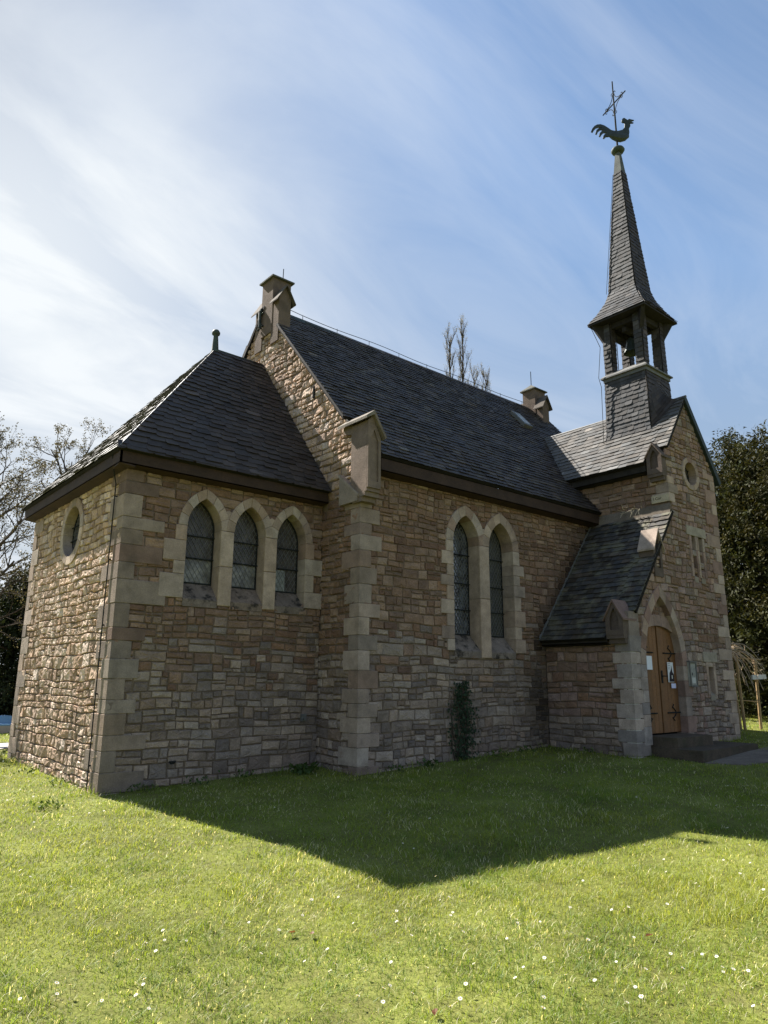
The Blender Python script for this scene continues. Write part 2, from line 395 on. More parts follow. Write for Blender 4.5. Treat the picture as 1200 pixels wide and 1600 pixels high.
def damp(u, v, r):
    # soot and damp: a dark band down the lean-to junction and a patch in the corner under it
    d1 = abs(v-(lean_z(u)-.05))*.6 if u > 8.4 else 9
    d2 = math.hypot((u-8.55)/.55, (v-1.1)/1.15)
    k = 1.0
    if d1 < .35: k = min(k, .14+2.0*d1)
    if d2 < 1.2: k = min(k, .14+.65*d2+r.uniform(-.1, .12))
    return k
def pal_mix(lo, hi, z0=1.4, z1=2.6, dampf=None):
    def f(u, v, r):
        t = (v-z0)/(z1-z0)+r.uniform(-.45, .45)
        q = jit(r.choice(hi if t > .5 else lo), r)
        if dampf: k = min(1, dampf(u, v, r)); q = tuple(x*k for x in q)
        return q
    return f

def ring(mb, fr, a, t, front, back, r, pal=DRESS, n=4, jambs=True, jl=(.03, .16), jh=(.24, .36), left=True, right=True, vbot=None):
    """voussoirs and alternating jamb stones round a pointed arch; the inner side runs back to the reveal"""
    for lf in (True, False):
        k = a.R-a.hw; cx = a.uc+k if lf else a.uc-k
        a_in = math.acos(min(1, k/a.R)); a_out = math.acos(min(1, k/(a.R+t)))
        for i in range(n):
            P = []
            for ro, am, sgn in ((0, a_in, 1), (t, a_out, -1)):
                seq = range(0, 4) if sgn > 0 else range(3, -1, -1)
                for j in seq:
                    q = am*(i+j/3)/n; R = a.R+ro; x = R*math.cos(q); P.append((cx-x if lf else cx+x, a.vs+R*math.sin(q)))
            block(mb, fr, P, jit(r.choice(pal), r, .08), front, back)
    if jambs:
        vb = a.vb if vbot is None else vbot
        for lf, do in ((True, left), (False, right)):
            if not do: continue
            v = a.vs; i = 0
            while v > vb+.02:
                h = min(r.uniform(*jh), v-vb)
                if v-h-vb < .12: h = v-vb
                w = t+(jl[1] if (i % 2) else jl[0])+r.uniform(0, .04)
                x0, x1 = (a.uc-a.hw-w, a.uc-a.hw) if lf else (a.uc+a.hw, a.uc+a.hw+w)
                block(mb, fr, [(x0, v-h), (x1, v-h), (x1, v), (x0, v)], jit(r.choice(pal), r, .09), front, back); v -= h; i += 1

def quoins(mb, x, y, sx, sy, z0, z1, r, pal=QUO, hh=(.2, .34), la=(.40, .62), sh=(.20, .30), out=.017, joint=(.16, .135, .105)):
    """corner stones: sx, sy = direction from the corner into each wall"""
    z = z0; i = 0
    cx_ = sorted((x-sx*(out-.008), x+sx*.19)); cy_ = sorted((y-sy*(out-.008), y+sy*.19)); mb.box((cx_[0], cy_[0], z0), (cx_[1], cy_[1], z1-.02), joint)
    while z < z1:
        h = min(r.uniform(*hh), z1-z)
        if z1-z-h < .1: h = z1-z
        a, b = (r.uniform(*la), r.uniform(*sh)) if i % 2 else (r.uniform(*sh), r.uniform(*la))
        e = .004 if joint[0] < .3 else .008; o = out+r.uniform(-.005, .005)
        xs = sorted((x-sx*o, x+sx*a)); ys = sorted((y-sy*o, y+sy*b)); c = jit(r.choice(pal), r, .1)
        bv = .006
        def rb(X, Y, Z0, Z1): 
            vs = []
            for zz, q in ((Z0, bv), (Z0+bv, 0), (Z1-bv, 0), (Z1, bv)):
                vs += [(X[0]+q, Y[0]+q, zz), (X[1]-q, Y[0]+q, zz), (X[1]-q, Y[1]-q, zz), (X[0]+q, Y[1]-q, zz)]
            fs = [(3, 2, 1, 0), (12, 13, 14, 15)]+[(k*4+j, k*4+(j+1) % 4, (k+1)*4+(j+1) % 4, (k+1)*4+j) for k in range(3) for j in range(4)]
            mb.add(vs, fs, c)
        rb(xs, ys, z+e, z+h-e)
        z += h; i += 1

# ------------------------------------------------------------------ slates
def slates(mb, fr, poly, r, expo=.15, wid=.21, pal=None, slope=0.0, lift=.019, hp_extra=(), clean=True):
    """overlapping slates laid in courses on a convex polygon given in (u,v) of the roof plane"""
    if area(poly) < 0: poly = poly[::-1]
    hp = []
    n = len(poly)
    for i in range(n):
        p, q = poly[i], poly[(i+1) % n]; a, b = q[1]-p[1], -(q[0]-p[0]); hp.append((a, b, a*p[0]+b*p[1]))
    us = [p[0] for p in poly]; vs_ = [p[1] for p in poly]
    u0, u1, v0, v1 = min(us), max(us), min(vs_), max(vs_)
    v = v0-abs(slope)*(u1-u0)-.02; row = 0
    while v < v1+abs(slope)*(u1-u0):
        u = u0-r.uniform(0, wid)-.02
        ex = expo*r.uniform(.93, 1.07)
        while u < u1:
            w = wid*r.uniform(.75, 1.3); vv = v+slope*(u-u0)
            top = vv+ex*1.28; dy = r.uniform(-.05, .05)*ex
            P = [(u+.006, vv+dy+ex*.03), (u+w*.2, vv+dy), (u+w*.75, vv+dy+ex*.03), (u+w*.96, vv+dy+ex*.10), (u+w+.015, vv+ex*.5), (u+w+.015, top), (u, top), (u-.004, vv+.05)]
            P = clip(P, hp)
            if len(P) >= 3 and abs(area(P)) > .0004:
                c = pal(r); tl = lift*r.uniform(.7, 1.5); tx = r.uniform(-.018, .018); cu = u+w/2
                sag = .016*(1+mnoise.noise(Vector((u*.55+fr.O.x, v*.7+fr.O.z, 0))))
                def d(a, b): return sag+tl*(1-(b-vv)/(ex*1.28))+tx*(a-cu)
                m = len(P)
                V_ = [fr.p(a, b, d(a, b)) for a, b in P]+[fr.p(a, b, d(a, b)-.011) for a, b in P]
                F_ = [tuple(range(m))]+[(m+i, m+(i+1) % m, (i+1) % m, i) for i in range(m)]
                mb.add(V_, F_, c)
            u += w
        v += ex; row += 1
def slate_pal(base, a=.25, odd=.04):
    def f(r):
        k = 1+r.uniform(-a, a)
        if r.random() < odd: k *= 1.6
        w = r.uniform(-.06, .06)
        return (base[0]*k*(1+w), base[1]*k, base[2]*k*(1-w))
    return f
SL_DARK = slate_pal((.050, .042, .038)); SL_MID = slate_pal((.058, .054, .049)); SL_PALE = slate_pal((.105, .10, .092), .25, .06); SL_SPIRE_LIT = slate_pal((.060, .059, .059), .3, .05)
SL_MOSS = slate_pal((.062, .052, .040), .45, .06)
SL_LICH = slate_pal((.115, .108, .082), .45, .1)
def roofbed(mb, fr, poly, d=-.05):
    if area(poly) < 0: poly = poly[::-1]
    n = len(poly); mb.add([fr.p(a, b, .003) for a, b in poly]+[fr.p(a, b, d) for a, b in poly], [tuple(range(n)), tuple(range(2*n-1, n-1, -1))]+[(n+i, n+(i+1) % n, (i+1) % n, i) for i in range(n)])
def roofplane(fr, poly, r, pal, parent, label=None, **kw):
    polys = poly if isinstance(poly[0], list) else [poly]; mb = MB(); b = MB()
    for q in polys: slates(mb, fr, q, r, pal=pal, **kw); roofbed(b, fr, q)
    o = mb.build('roof', M_SLATE, parent); b.build('roof_boarding', M_UNDER, o)
    if label: o['label'] = label
    return o
def rframe(eave0, eave1, upper):
    """roof plane with u along the eave and v up the slope"""
    e0, e1, q = Vector(eave0), Vector(eave1), Vector(upper); U = (e1-e0).normalized(); w = q-e0; V = (w-U*w.dot(U)).normalized()
    f = Frame(e0, U, V)
    return f, lambda P: ((Vector(P)-f.O).dot(f.U), (Vector(P)-f.O).dot(f.V))

# ================================================================== SETTING
rg = random.Random(5)
def make_ground():
    xs = np.concatenate([np.linspace(-300, -22, 16), np.linspace(-20, 26, 93), np.linspace(28, 300, 16)])
    ys = np.concatenate([np.linspace(-200, -18, 12), np.linspace(-16, 20, 73), np.linspace(22, 400, 20)])
    X, Y = np.meshgrid(xs, ys); Z = gznp(X, Y)
    nx, ny = len(xs), len(ys)
    v = np.stack([X.ravel(), Y.ravel(), Z.ravel()], 1)
    f = [(j*nx+i, j*nx+i+1, (j+1)*nx+i+1, (j+1)*nx+i) for j in range(ny-1) for i in range(nx-1)]
    me = bpy.data.meshes.new('ground'); me.from_pydata(v.tolist(), [], f); me.polygons.foreach_set('use_smooth', [True]*len(f))
    o = bpy.data.objects.new('ground', me); COL.objects.link(o); o['kind'] = 'structure'
    me.materials.append(surf('lawn_soil', (.14, .152, .036), .95, .1, .35, .9, 25, .3, .8, 30, .02, tint=(.10, .085, .04), tscale=2.2, tamt=.5))
make_ground()

# ================================================================== CHURCH
church = tag(empty('church'), 'small rubble stone church with slate roofs and a slender slated bell spire', 'church')
c = 2.4635; Lc = 3.697; Wc = 4.927; yn = -1.13; yN = 2*c-yn; Xl, Xu, Xr, yf = 8.75, 10.79, 13.0, -3.11; Xe = 13.75
rs = random.Random(11)

# ---- roof lines
zr = 9.976; ye2 = -1.41; ze2 = 5.509; kN = (zr-ze2)/(c-ye2)
def nave_z(y): return ze2+kN*(y-ye2) if y < c else ze2+kN*(2*c-ye2-y)
kC = (8.5-5.02)/(c+.25)
def chan_z(y): return 5.02+kC*(y+.25) if y < c else 5.02+kC*(Wc+.25-y)
zL0, xL0 = 2.44, 8.55; kL = 1.265
xa = 11.9; zAp = 8.24; kU = (8.24-6.42)/(11.9-10.54)

# ---- chancel south wall (three lancets)
fS = Frame((0, 0, 0), (1, 0, 0), (0, 0, 1))
chan_w = [Arch(x, .30, 2.86, 4.03, 4.52) for x in (1.335, 2.18, 3.025)]
class Group:
    def __init__(s, arches, vb): s.a = arches; s.vb = vb
    def sdf(s, u, v):
        d = min(a.sdf(u, v) for a in s.a)
        if v < s.a[0].vs+.1: d = min(d, max(s.a[0].uc-u, u-s.a[-1].uc, s.vb-v, v-(s.a[0].vs+.2)))
        return d
mb = MB()
masonry(mb, fS, 0, Lc, -.25, 4.9, rs, holes=[Group(chan_w, 2.86)], off=.07, H=(.14, .31), Wd=(.2, .55), split=(.7, 1.0), joint=.004, pal=pal_mix(GREY, BROWN))
q0 = len(mb.v)
o_w = mb.build('wall', M_STONE, church); o_w['label'] = 'shaded south wall of the chancel with three lancet windows'
b = MB(); sheet(b, fS, [(0, -.6), (Lc, -.6), (Lc, 4.95), (0, 4.95)], [a.outline() for a in chan_w], -.022); b.build('mortar_bed', M_MORTAR, o_w)
# ---- chancel end wall (round window), sunlit
fE = Frame((0, Wc, 0), (0, -1, 0), (0, 0, 1))
ocE = Circ(Wc-2.46, 4.17, .45)
mb = MB()
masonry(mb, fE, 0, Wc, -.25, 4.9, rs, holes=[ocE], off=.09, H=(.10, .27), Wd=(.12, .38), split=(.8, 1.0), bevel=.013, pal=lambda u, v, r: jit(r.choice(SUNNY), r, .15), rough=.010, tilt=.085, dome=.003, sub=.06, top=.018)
o_w = mb.build('wall', M_STONE, church); o_w['label'] = 'rough rubble end wall with a round window'
b = MB(); sheet(b, fE, [(0, -.6), (Wc, -.6), (Wc, 4.95), (0, 4.95)], [ocE.outline()], -.022); b.build('mortar_bed', M_MORTAR, o_w)
# ---- nave east gable wall
fG = Frame((Lc, yN, 0), (0, -1, 0), (0, 0, 1))
uN = yN-yn; uc = yN-c
hpG = [(-kN, 1, nave_z(yN)-.03), (kN, 1, nave_z(yn)-.03+kN*uN)]
def inCh(u, v):
    y = yN-u
    return (0.12 < y < Wc-.1 and v < 4.8) or (-.2 < y < Wc+.2 and v < chan_z(y)-.12 and v > 4.7)
mb = MB()
masonry(mb, fG, 0, uN, -.2, zr, rs, hp=hpG, skip=inCh, H=(.11, .29), Wd=(.14, .42), split=(.8, 1.0), bevel=.016, pal=lambda u, v, r: jit(r.choice(SUNNY if v > 5.0 else (BROWN if v > 2.0 else GREY)), r, .14), rough=.011, tilt=.09, dome=.008, sub=.07, top=.02)  # brighter sunlit palette only above the chancel eaves
o_w = mb.build('wall', M_STONE, church); o_w['label'] = 'rough stepped gable wall rising above the chancel roof'
b = MB(); sheet(b, fG, [(0, -.6), (uN, -.6), (uN, nave_z(yn)-.08), (uc, zr-.08), (0, nave_z(yN)-.08)], [], -.022); b.build('mortar_bed', M_MORTAR, o_w)
# ---- nave south wall (twin lancets)
fN = Frame((0, yn, 0), (1, 0, 0), (0, 0, 1))
nave_w = [Arch(x, .37, 2.17, 4.27, 4.82) for x in (6.36, 7.39)]
def lean_z(x): return zL0+kL*(x-xL0)
mb = MB()
masonry(mb, fN, Lc, Xu, -.2, 5.45, rs, holes=[Group(nave_w, 2.17)], off=.09, H=(.13, .30), Wd=(.18, .5), split=(.70, 1.0), joint=.004, pal=pal_mix(GREY, BROWN, 1.5, 2.9, damp), skip=lambda u, v: u > Xl and v < lean_z(u)-.3)
o_w = mb.build('wall', M_STONE, church); o_w['label'] = 'long shaded nave wall with a pair of lancet windows'
b = MB(); sheet(b, fN, [(Lc, -.6), (Xe, -.6), (Xe, 5.5), (Lc, 5.5)], [a.outline() for a in nave_w], -.022); b.build('mortar_bed', M_MORTAR, o_w)
# ---- hidden walls (plain rubble sheets that close the building)
b = MB()
b.add([(0, Wc, -.6), (Lc, Wc, -.6), (Lc, Wc, 4.95), (0, Wc, 4.95)], [(0, 1, 2, 3)])
b.add([(Lc, yN, -.6), (Xe, yN, -.6), (Xe, yN, nave_z(yN)-.1), (Lc, yN, nave_z(yN)-.1)], [(0, 1, 2, 3)])
b.add([(Xe, yn, -.6), (Xe, yN, -.6), (Xe, yN, nave_z(yN)-.1), (Xe, c, zr-.1), (Xe, yn, nave_z(yn)-.1)], [(0, 1, 2, 3, 4)])
b.add([(Xr, yf, -.6), (Xr, yn, -.6), (Xr, yn, 6.45), (Xr, yf, 6.45)], [(0, 1, 2, 3)])
o_w = b.build('wall', M_MORTAR, church); o_w['label'] = 'far side walls of the church, turned away'

# ---- wing: lower side wall, upper side wall, front
fL = Frame((Xl, yn, 0), (0, -1, 0), (0, 0, 1)); wL = yn-yf
mb = MB(); masonry(mb, fL, 0, wL, -.1, 2.62, rs, H=(.13, .23), Wd=(.22, .56), split=(.75, 1), pal=lambda u, v, r: jit(r.choice(BROWN+PINK if v > .9 else GREY), r))
o_w = mb.build('wall', M_STONE, church); o_w['label'] = 'low side wall under the lean-to roof'
b = MB(); sheet(b, fL, [(0, -.6), (wL, -.6), (wL, 2.66), (0, 2.66)], [], -.022); b.build('mortar_bed', M_MORTAR, o_w)
fU = Frame((Xu, -.4, 0), (0, -1, 0), (0, 0, 1)); wU = -.4-yf
mb = MB(); masonry(mb, fU, 0, wU, 5.1, 6.6, rs, H=(.11, .2), Wd=(.22, .5), split=(.75, 1), pal=lambda u, v, r: jit(r.choice(BROWN), r))
o_w = mb.build('wall', M_STONE, church); o_w['label'] = 'upper side wall between the two wing roofs'
b = MB(); sheet(b, fU, [(0, 4.5), (wU, 4.5), (wU, 6.62), (0, 6.62)], [], -.022); b.build('mortar_bed', M_MORTAR, o_w)
fF = Frame((0, yf, 0), (1, 0, 0), (0, 0, 1))
door_a = Arch(9.99, .71, .3, 1.95, 3.34)
ocF = Circ(11.87, 6.33, .27)
slit1, slit2, slit3 = Rect(11.61, 11.79, 3.9, 4.84), Rect(11.93, 12.11, 3.9, 4.84), Rect(11.82, 12.05, 1.36, 2.05)
def hpF(u, v):
    if u < Xu and v < 6: return [(-kL, 1, lean_z(0)-.04)]
    return [(-1, 0, -Xu), (-kU, 1, zAp-.06-kU*xa), (kU, 1, zAp-.06+kU*xa)]
mb = MB()
masonry(mb, fF, Xl, Xr, .1, 8.2, rs, hpf=hpF, holes=[door_a, ocF, slit1, slit2, slit3], off=.05, H=(.13, .30), Wd=(.16, .44), split=(.7, 1), skip=lambda u, v: u < Xu and v > lean_z(u)-.02,
        pal=lambda u, v, r: jit(r.choice(BROWN[:4]+PINK+PINK+GREY[:4] if v > 2.3 else GREY+PINK), r))
o_w = mb.build('wall', M_STONE, church); o_w['label'] = 'front gable wall of the wing with the door'
b = MB(); sheet(b, fF, [(Xl, -.6), (Xr, -.6), (Xr, 6.70), (xa, zAp-.1), (Xu, 6.70), (Xu, lean_z(Xu)-.08), (Xl, lean_z(Xl)-.08)], [door_a.outline(), ocF.outline(), slit1.outline(), slit2.outline(), slit3.outline()], -.022); b.build('mortar_bed', M_MORTAR, o_w)

# ---- corner stones
for args, kw in (((0, 0, 1, 1, -.3, 4.88), dict(la=(.40, .78), sh=(.20, .34), hh=(.19, .38), pal=[tuple(x*.84 for x in q) for q in QUO]+[(.20, .155, .12), (.17, .135, .105)])), ((0, Wc, 1, -1, -.3, 4.88), {}), ((Lc, yn, 1, 1, -.3, 4.72), dict(la=(.36, .5), sh=(.2, .26)))):
    mb = MB(); quoins(mb, *args, rs, **kw); mb.build('corner_stones', M_DRESS, church)
mb = MB()
quoins(mb, Xl, yf, 1, 1, 0, 2.5, rs, pal=[(.36, .34, .29), (.30, .285, .25), (.40, .37, .31), (.25, .24, .21)], la=(.36, .46), sh=(.26, .34), hh=(.2, .27), joint=(.48, .45, .38))
o = mb.build('corner_stones', M_DRESS, church); o['label'] = 'pale corner stones of the wing with white joints'
mb = MB(); quoins(mb, Xr, yf, -1, 1, 0, 6.5, rs, pal=PINK+DRESS); mb.build('corner_stones', M_DRESS, church)
mb = MB(); quoins(mb, Xu, yf, 1, 1, 5.5, 6.1, rs, la=(.36, .42), sh=(.22, .28), hh=(.18, .22))
mb.build('corner_stones', M_DRESS, church)

# ---- windows
def glazing(win, fr, outline, depth, bars, lat, mat, uspan, vspan):
    """glass pane, lead lattice and iron bars at a depth behind the wall face"""
    g = MB(); sheet(g, fr, outline, [], -depth); g.build('glass_pane', mat, win)
    us = [p[0] for p in outline]; vs = [p[1] for p in outline]; ua, ub, va, vb = min(us), max(us), min(vs), max(vs)
    l = MB(); step = lat
    hp = []; n = len(outline)
    pl = outline if area(outline) > 0 else outline[::-1]
    for i in range(n):
        p, q = pl[i], pl[(i+1) % n]; a, bb = q[1]-p[1], -(q[0]-p[0]); hp.append((a, bb, a*p[0]+bb*p[1]))
    if lat:
        for sg in (1, -1):
            k = -20
            while k < 60:
                x0 = ua+k*step; w = .0032; sl = 1.55
                if sg > 0: P = [(x0-w, va), (x0+w, va), (x0+w+(vb-va)/sl, vb), (x0-w+(vb-va)/sl, vb)]
                else: P = [(x0-w, va), (x0+w, va), (x0+w-(vb-va)/sl, vb), (x0-w-(vb-va)/sl, vb)]
                P = clip(P, hp)
                if len(P) >= 3:
                    m = len(P); l.add([fr.p(a, b_, -depth+.012) for a, b_ in P]+[fr.p(a, b_, -depth+.002) for a, b_ in P], [tuple(range(m))]+[(m+i, m+(i+1) % m, (i+1) % m, i) for i in range(m)])
                k += 1
        l.build('lead_lattice', M_CAME, win)
    f = MB(); n = len(outline)
    # thin dark frame round the glass and cross bars
    cu = (ua+ub)/2; cv = (va+vb)/2
    IN = [(cu+(a-cu)*(1-.05/(ub-ua)), cv+(b_-cv)*(1-.05/(vb-va))) for a, b_ in outline]
    for i in range(n):
        j = (i+1) % n
        f.add([fr.p(*outline[i], -depth+.02), fr.p(*outline[j], -depth+.02), fr.p(*IN[j], -depth+.02), fr.p(*IN[i], -depth+.02), fr.p(*IN[j], -depth), fr.p(*IN[i], -depth)], [(0, 1, 2, 3), (3, 2, 4, 5)])
    for v in bars:
        P0, P1 = fr.p(ua, v, -depth+.04), fr.p(ub, v, -depth+.04)
        f.tube([P0, P1], .011, 6)
    f.build('iron_frame', M_IRON, win)
def slope_sill(mb, fr, a, vg, depth, col, below=.12):
    """sloping sill between the jambs of an opening"""
    x0, x1 = a.uc-a.hw+.003, a.uc+a.hw-.003
    P = [(a.vb-below, .012), (a.vb, .012), (vg, -depth+.005), (a.vb-below, -depth)]
    vs = [fr.p(x, v, d) for x in (x0, x1) for v, d in P]
    mb.add(vs, [(0, 3, 2, 1), (4, 5, 6, 7), (0, 1, 5, 4), (1, 2, 6, 5), (2, 3, 7, 6)], col)
def lancets(name, fr, arches, t, depth, vg, bars, mullbot, lab, jl, glass, lat=.085, palr=DRESS, low=()):
    win = empty(name, parent=church); win['label'] = lab
    sur = MB()
    for i, a in enumerate(arches):
        ring(sur, fr, a, t, .024+.005*(i % 2), -depth-.04, rs, palr, 4, True, jl, (.2, .34), left=i == 0, right=i == len(arches)-1)
    # mullions
    for a, b_ in zip(arches, arches[1:]):
        x0, x1 = a.uc+a.hw, b_.uc-b_.hw; v = mullbot
        cuts = [mullbot, mullbot+(a.vs-mullbot)*.52, a.vs]
        for p, q in zip(cuts, cuts[1:]):
            block(sur, fr, [(x0, p), (x1, p), (x1, q), (x0, q)], jit(rs.choice(palr), rs, .06), .026, -depth-.04, .012)
        # solid web behind the meeting voussoirs
        hv = a.vs+.36
        block(sur, fr, [(x0+.01, a.vs), (x1-.01, a.vs), (x1-.01, hv-.05), ((x0+x1)/2, hv), (x0+.01, hv-.05)], jit(rs.choice(palr), rs, .05), .016, -depth-.04)
    sur.build('stone_surround', M_DRESS, win)
    sil = MB()
    for a in arches: slope_sill(sil, fr, a, vg, depth, jit((.21, .185, .145), rs, .08))
    sil.build('sloping_sill', surf('stained_sill_'+name, None, .9, .15, .25, 6, 50, .2, .5, tint=(.025, .022, .02), tscale=5, tamt=.9, tlo=.5, thi=.62), win)
    for a, gm in zip(arches, glass):
        g = Arch(a.uc, a.hw, vg-.01, a.vs, a.va)
        glazing(win, fr, g.outline(), depth, bars, lat, gm, 0, 0)
    for a, (f0, f1, gm) in zip(arches, low):  # painted patches of light showing through the lower glass
        x0, x1 = a.uc-a.hw+.025, a.uc+a.hw-.025; w = x1-x0; b_ = MB()
        b_.add([fr.p(x, v, -depth+.004) for x, v in ((x0+w*f0, vg+.02), (x0+w*f1, vg+.02), (x0+w*f1, bars[0]-.02), (x0+w*f0, bars[0]-.02))], [(0, 1, 2, 3)]); b_.build('pale_light_patch', gm, win)
    return win
lancets('window', fS, chan_w, .155, .25, 3.14, (3.55, 3.92), 2.78, 'row of three pointed lancets in a pale stone surround', (.02, .22), [M_GLASS3, M_GLASS3, M_GLASS3], low=[(0, 1, M_GLASSLOW), (0, 1, M_GLASSLOW), (0, .58, M_GLASSPALE)])
lancets('window', fN, nave_w, .2, .30, 2.50, (2.98, 3.5, 4.08), 2.05, 'tall pair of pointed lancets in a pale stone surround', (-.02, .12), [M_GLASS, M_GLASS2])

def round_window(fr, oc, t, depth, lab, n, pal, leaded=True):
    win = empty('round_window', parent=church); win['label'] = lab
    m_ = MB()
    for i in range(n):
        a0, a1 = 2*math.pi*i/n, 2*math.pi*(i+1)/n; tt = t*rs.uniform(.9, 1.1)
        P = [(oc.uc+oc.R*math.cos(a0+(a1-a0)*j/3), oc.vc+oc.R*math.sin(a0+(a1-a0)*j/3)) for j in range(4)]+[(oc.uc+(oc.R+tt)*math.cos(a1-(a1-a0)*j/3), oc.vc+(oc.R+tt)*math.sin(a1-(a1-a0)*j/3)) for j in range(4)]
        block(m_, fr, P, jit(rs.choice(pal), rs, .08), .026, -depth-.03)
    m_.build('stone_surround', M_DRESS, win)
    glazing(win, fr, oc.outline(), depth, (oc.vc-.12, oc.vc+.14) if leaded else (), .09 if leaded else 0, M_GLASSRED, 0, 0)
round_window(fE, ocE, .16, .16, 'round window high in the sunlit end wall', 14, SUNNY[3:4]+DRESS)
round_window(fF, ocF, .12, .18, 'small round window high in the wing gable', 10, PINK+DRESS)
for i, (rects, lab) in enumerate((([slit1, slit2], 'pair of narrow slit windows under one lintel'), ([slit3], 'single low slit window beside the notice board'))):
    win = empty('slit_window', parent=church); win['label'] = lab
    m_ = MB(); r0_, r1_ = rects[0], rects[-1]
    block(m_, fF, [(r0_.a-.2, r0_.d), (r1_.b+.2, r0_.d), (r1_.b+.2, r0_.d+.22), (r0_.a-.2, r0_.d+.22)], (.33, .29, .23), .024, -.25)
    for rr in rects:
        for x0, x1 in ((rr.a-(.065 if rr is slit2 else .1), rr.a), (rr.b, rr.b+(.065 if rr is slit1 else .1))):
            v = rr.c
            while v < rr.d-.01:
                h = min(.31, rr.d-v); block(m_, fF, [(x0, v), (x1, v), (x1, v+h), (x0, v+h)], jit(rs.choice(PINK+DRESS), rs), .022, -.25); v += h
        slope_sill(m_, fF, Arch(rr.a+.5*(rr.b-rr.a), (rr.b-rr.a)/2, rr.c, 3, 3.3), rr.c+.16, .22, (.27, .23, .18))
    m_.build('stone_surround', M_DRESS, win)
    g = MB()
    for rr in rects: sheet(g, fF, rr.outline(), [], -.22)
    g.build('glass_pane', M_UNDER, win)

# ---- door
door = empty('door', parent=church); door['label'] = 'double oak door of vertical boards in a pointed stone arch'
m_ = MB()
ring(m_, fF, door_a, .2, .026, -.3, rs, PINK+DRESS, 6, True, (0, .12), (.3, .45), left=False, vbot=.45)
ring(m_, fF, door_a, .2, .026, -.3, rs, [(.36, .34, .29), (.30, .285, .25), (.40, .37, .31)], 0, True, (.0, .05), (.2, .27), right=False, vbot=.45)
m_.build('stone_surround', M_DRESS, door)
DZ0, DS, DT = .64, 2.56, 2.74      # leaf bottom, leaf top at the side, at the middle
def seg_z(u): k = (u-door_a.uc)/door_a.hw; return DS+(DT-DS)*(1-k*k)
def seg(u0_, u1_, n=6): return [(u0_+(u1_-u0_)*i/n, seg_z(u0_+(u1_-u0_)*i/n)) for i in range(n+1)]
for sgn in (-1, 1):
    lf = MB(); u_in = door_a.uc+sgn*.012; u_out = door_a.uc+sgn*door_a.hw; nb = 5
    for i in range(nb):
        a, b_ = u_in+(u_out-u_in)*i/nb, u_in+(u_out-u_in)*(i+1)/nb; a, b_ = min(a, b_)+.003, max(a, b_)-.003
        if sgn > 0 and i == 0: fd = -.12
        else: fd = -.135
        block(lf, fF, [(a, DZ0), (b_, DZ0), (b_, seg_z(b_)), (a, seg_z(a))], jit((.20, .108, .04), rs, .2), fd, -.2, .005, 0)
    lo = lf.build('door_leaf', M_DOOR, door)
    for z in (1.02, 2.2):
        h = MB()
        y_ = yf+.135
        xo, xi = u_out, u_out-sgn*.5
        h.tube([(xo, y_-.012, z), (xi, y_-.012, z)], .016, 6)
        for s2 in (-1, 1):
            pts = [(xo-sgn*(.18+.13*math.sin(t*2.6)), y_-.012, z+s2*(.02+.15*t+.03*math.sin(t*6))) for t in [q/8 for q in range(9)]]
            h.tube(pts, .011, 5)
        h.build('strap_hinge', M_IRON, lo)
    if sgn > 0:
        h = MB(); h.box((door_a.uc+.05, yf+.105, 1.6), (door_a.uc+.1, yf+.13, 1.85)); h.tube([(door_a.uc+.07, yf+.07, 1.74), (door_a.uc+.2, yf+.07, 1.74)], .012, 6); h.tube([(door_a.uc+.07, yf+.07, 1.74), (door_a.uc+.07, yf+.11, 1.74)], .012, 6)
        h.build('door_handle', M_IRON, lo)
b = MB(); sheet(b, fF, door_a.outline(), [], -.24); b.build('door_backing', M_UNDER, door)
lt = MB(); nS = 5
for i in range(nS):
    a, b_ = door_a.uc-door_a.hw*.995+door_a.hw*1.99*i/nS, door_a.uc-door_a.hw*.995+door_a.hw*1.99*(i+1)/nS
    lo_ = seg(a, b_, 3); hi_ = [(p, q+.23) for p, q in seg(a, b_, 3)][::-1]
    block(lt, fF, lo_+hi_, jit((.30, .245, .20), rs, .08), -.07, -.25)
lt.build('segmental_lintel', M_DRESS, door)
ty = MB(); masonry(ty, Frame((0, yf+.1, 0), (1, 0, 0), (0, 0, 1)), door_a.uc-.68, door_a.uc+.68, 2.8, 3.36, rs, H=(.1, .14), Wd=(.16, .3), split=(1, 1), pal=lambda u, v, r: jit(r.choice(BROWN+PINK), r), skip=lambda u, v: door_a.sdf(u, v) > .0 or v < seg_z(u)+.2)
b2 = Frame((0, yf+.1, 0), (1, 0, 0), (0, 0, 1)); sheet(ty, b2, [(p, q) for p, q in door_a.side(0, 8, True) if q > DS+.22][::-1]+[(p, q+.2) for p, q in seg(door_a.uc-door_a.hw*.86, door_a.uc+door_a.hw*.86)]+[(p, q) for p, q in door_a.side(0, 8, False) if q > DS+.22][:-1], [], -.01, (.2, .15, .11))
ty.build('tympanum', M_STONE, door)
# ---- steps
st = MB()
st.prism([(9.22, yf-.01, -.2), (9.22, -4.12, -.2), (11.75, -4.02, -.2), (11.75, yf-.01, -.2)], (0, 0, .62))
st.build('step', M_STEP, church, fix=True)
st = MB(); st.prism([(9.30, yf+.14, .3), (9.30, -3.62, .3), (10.72, -3.6, .3), (10.72, yf+.14, .3)], (0, 0, .31)); st.build('step', M_STEP, church, fix=True)

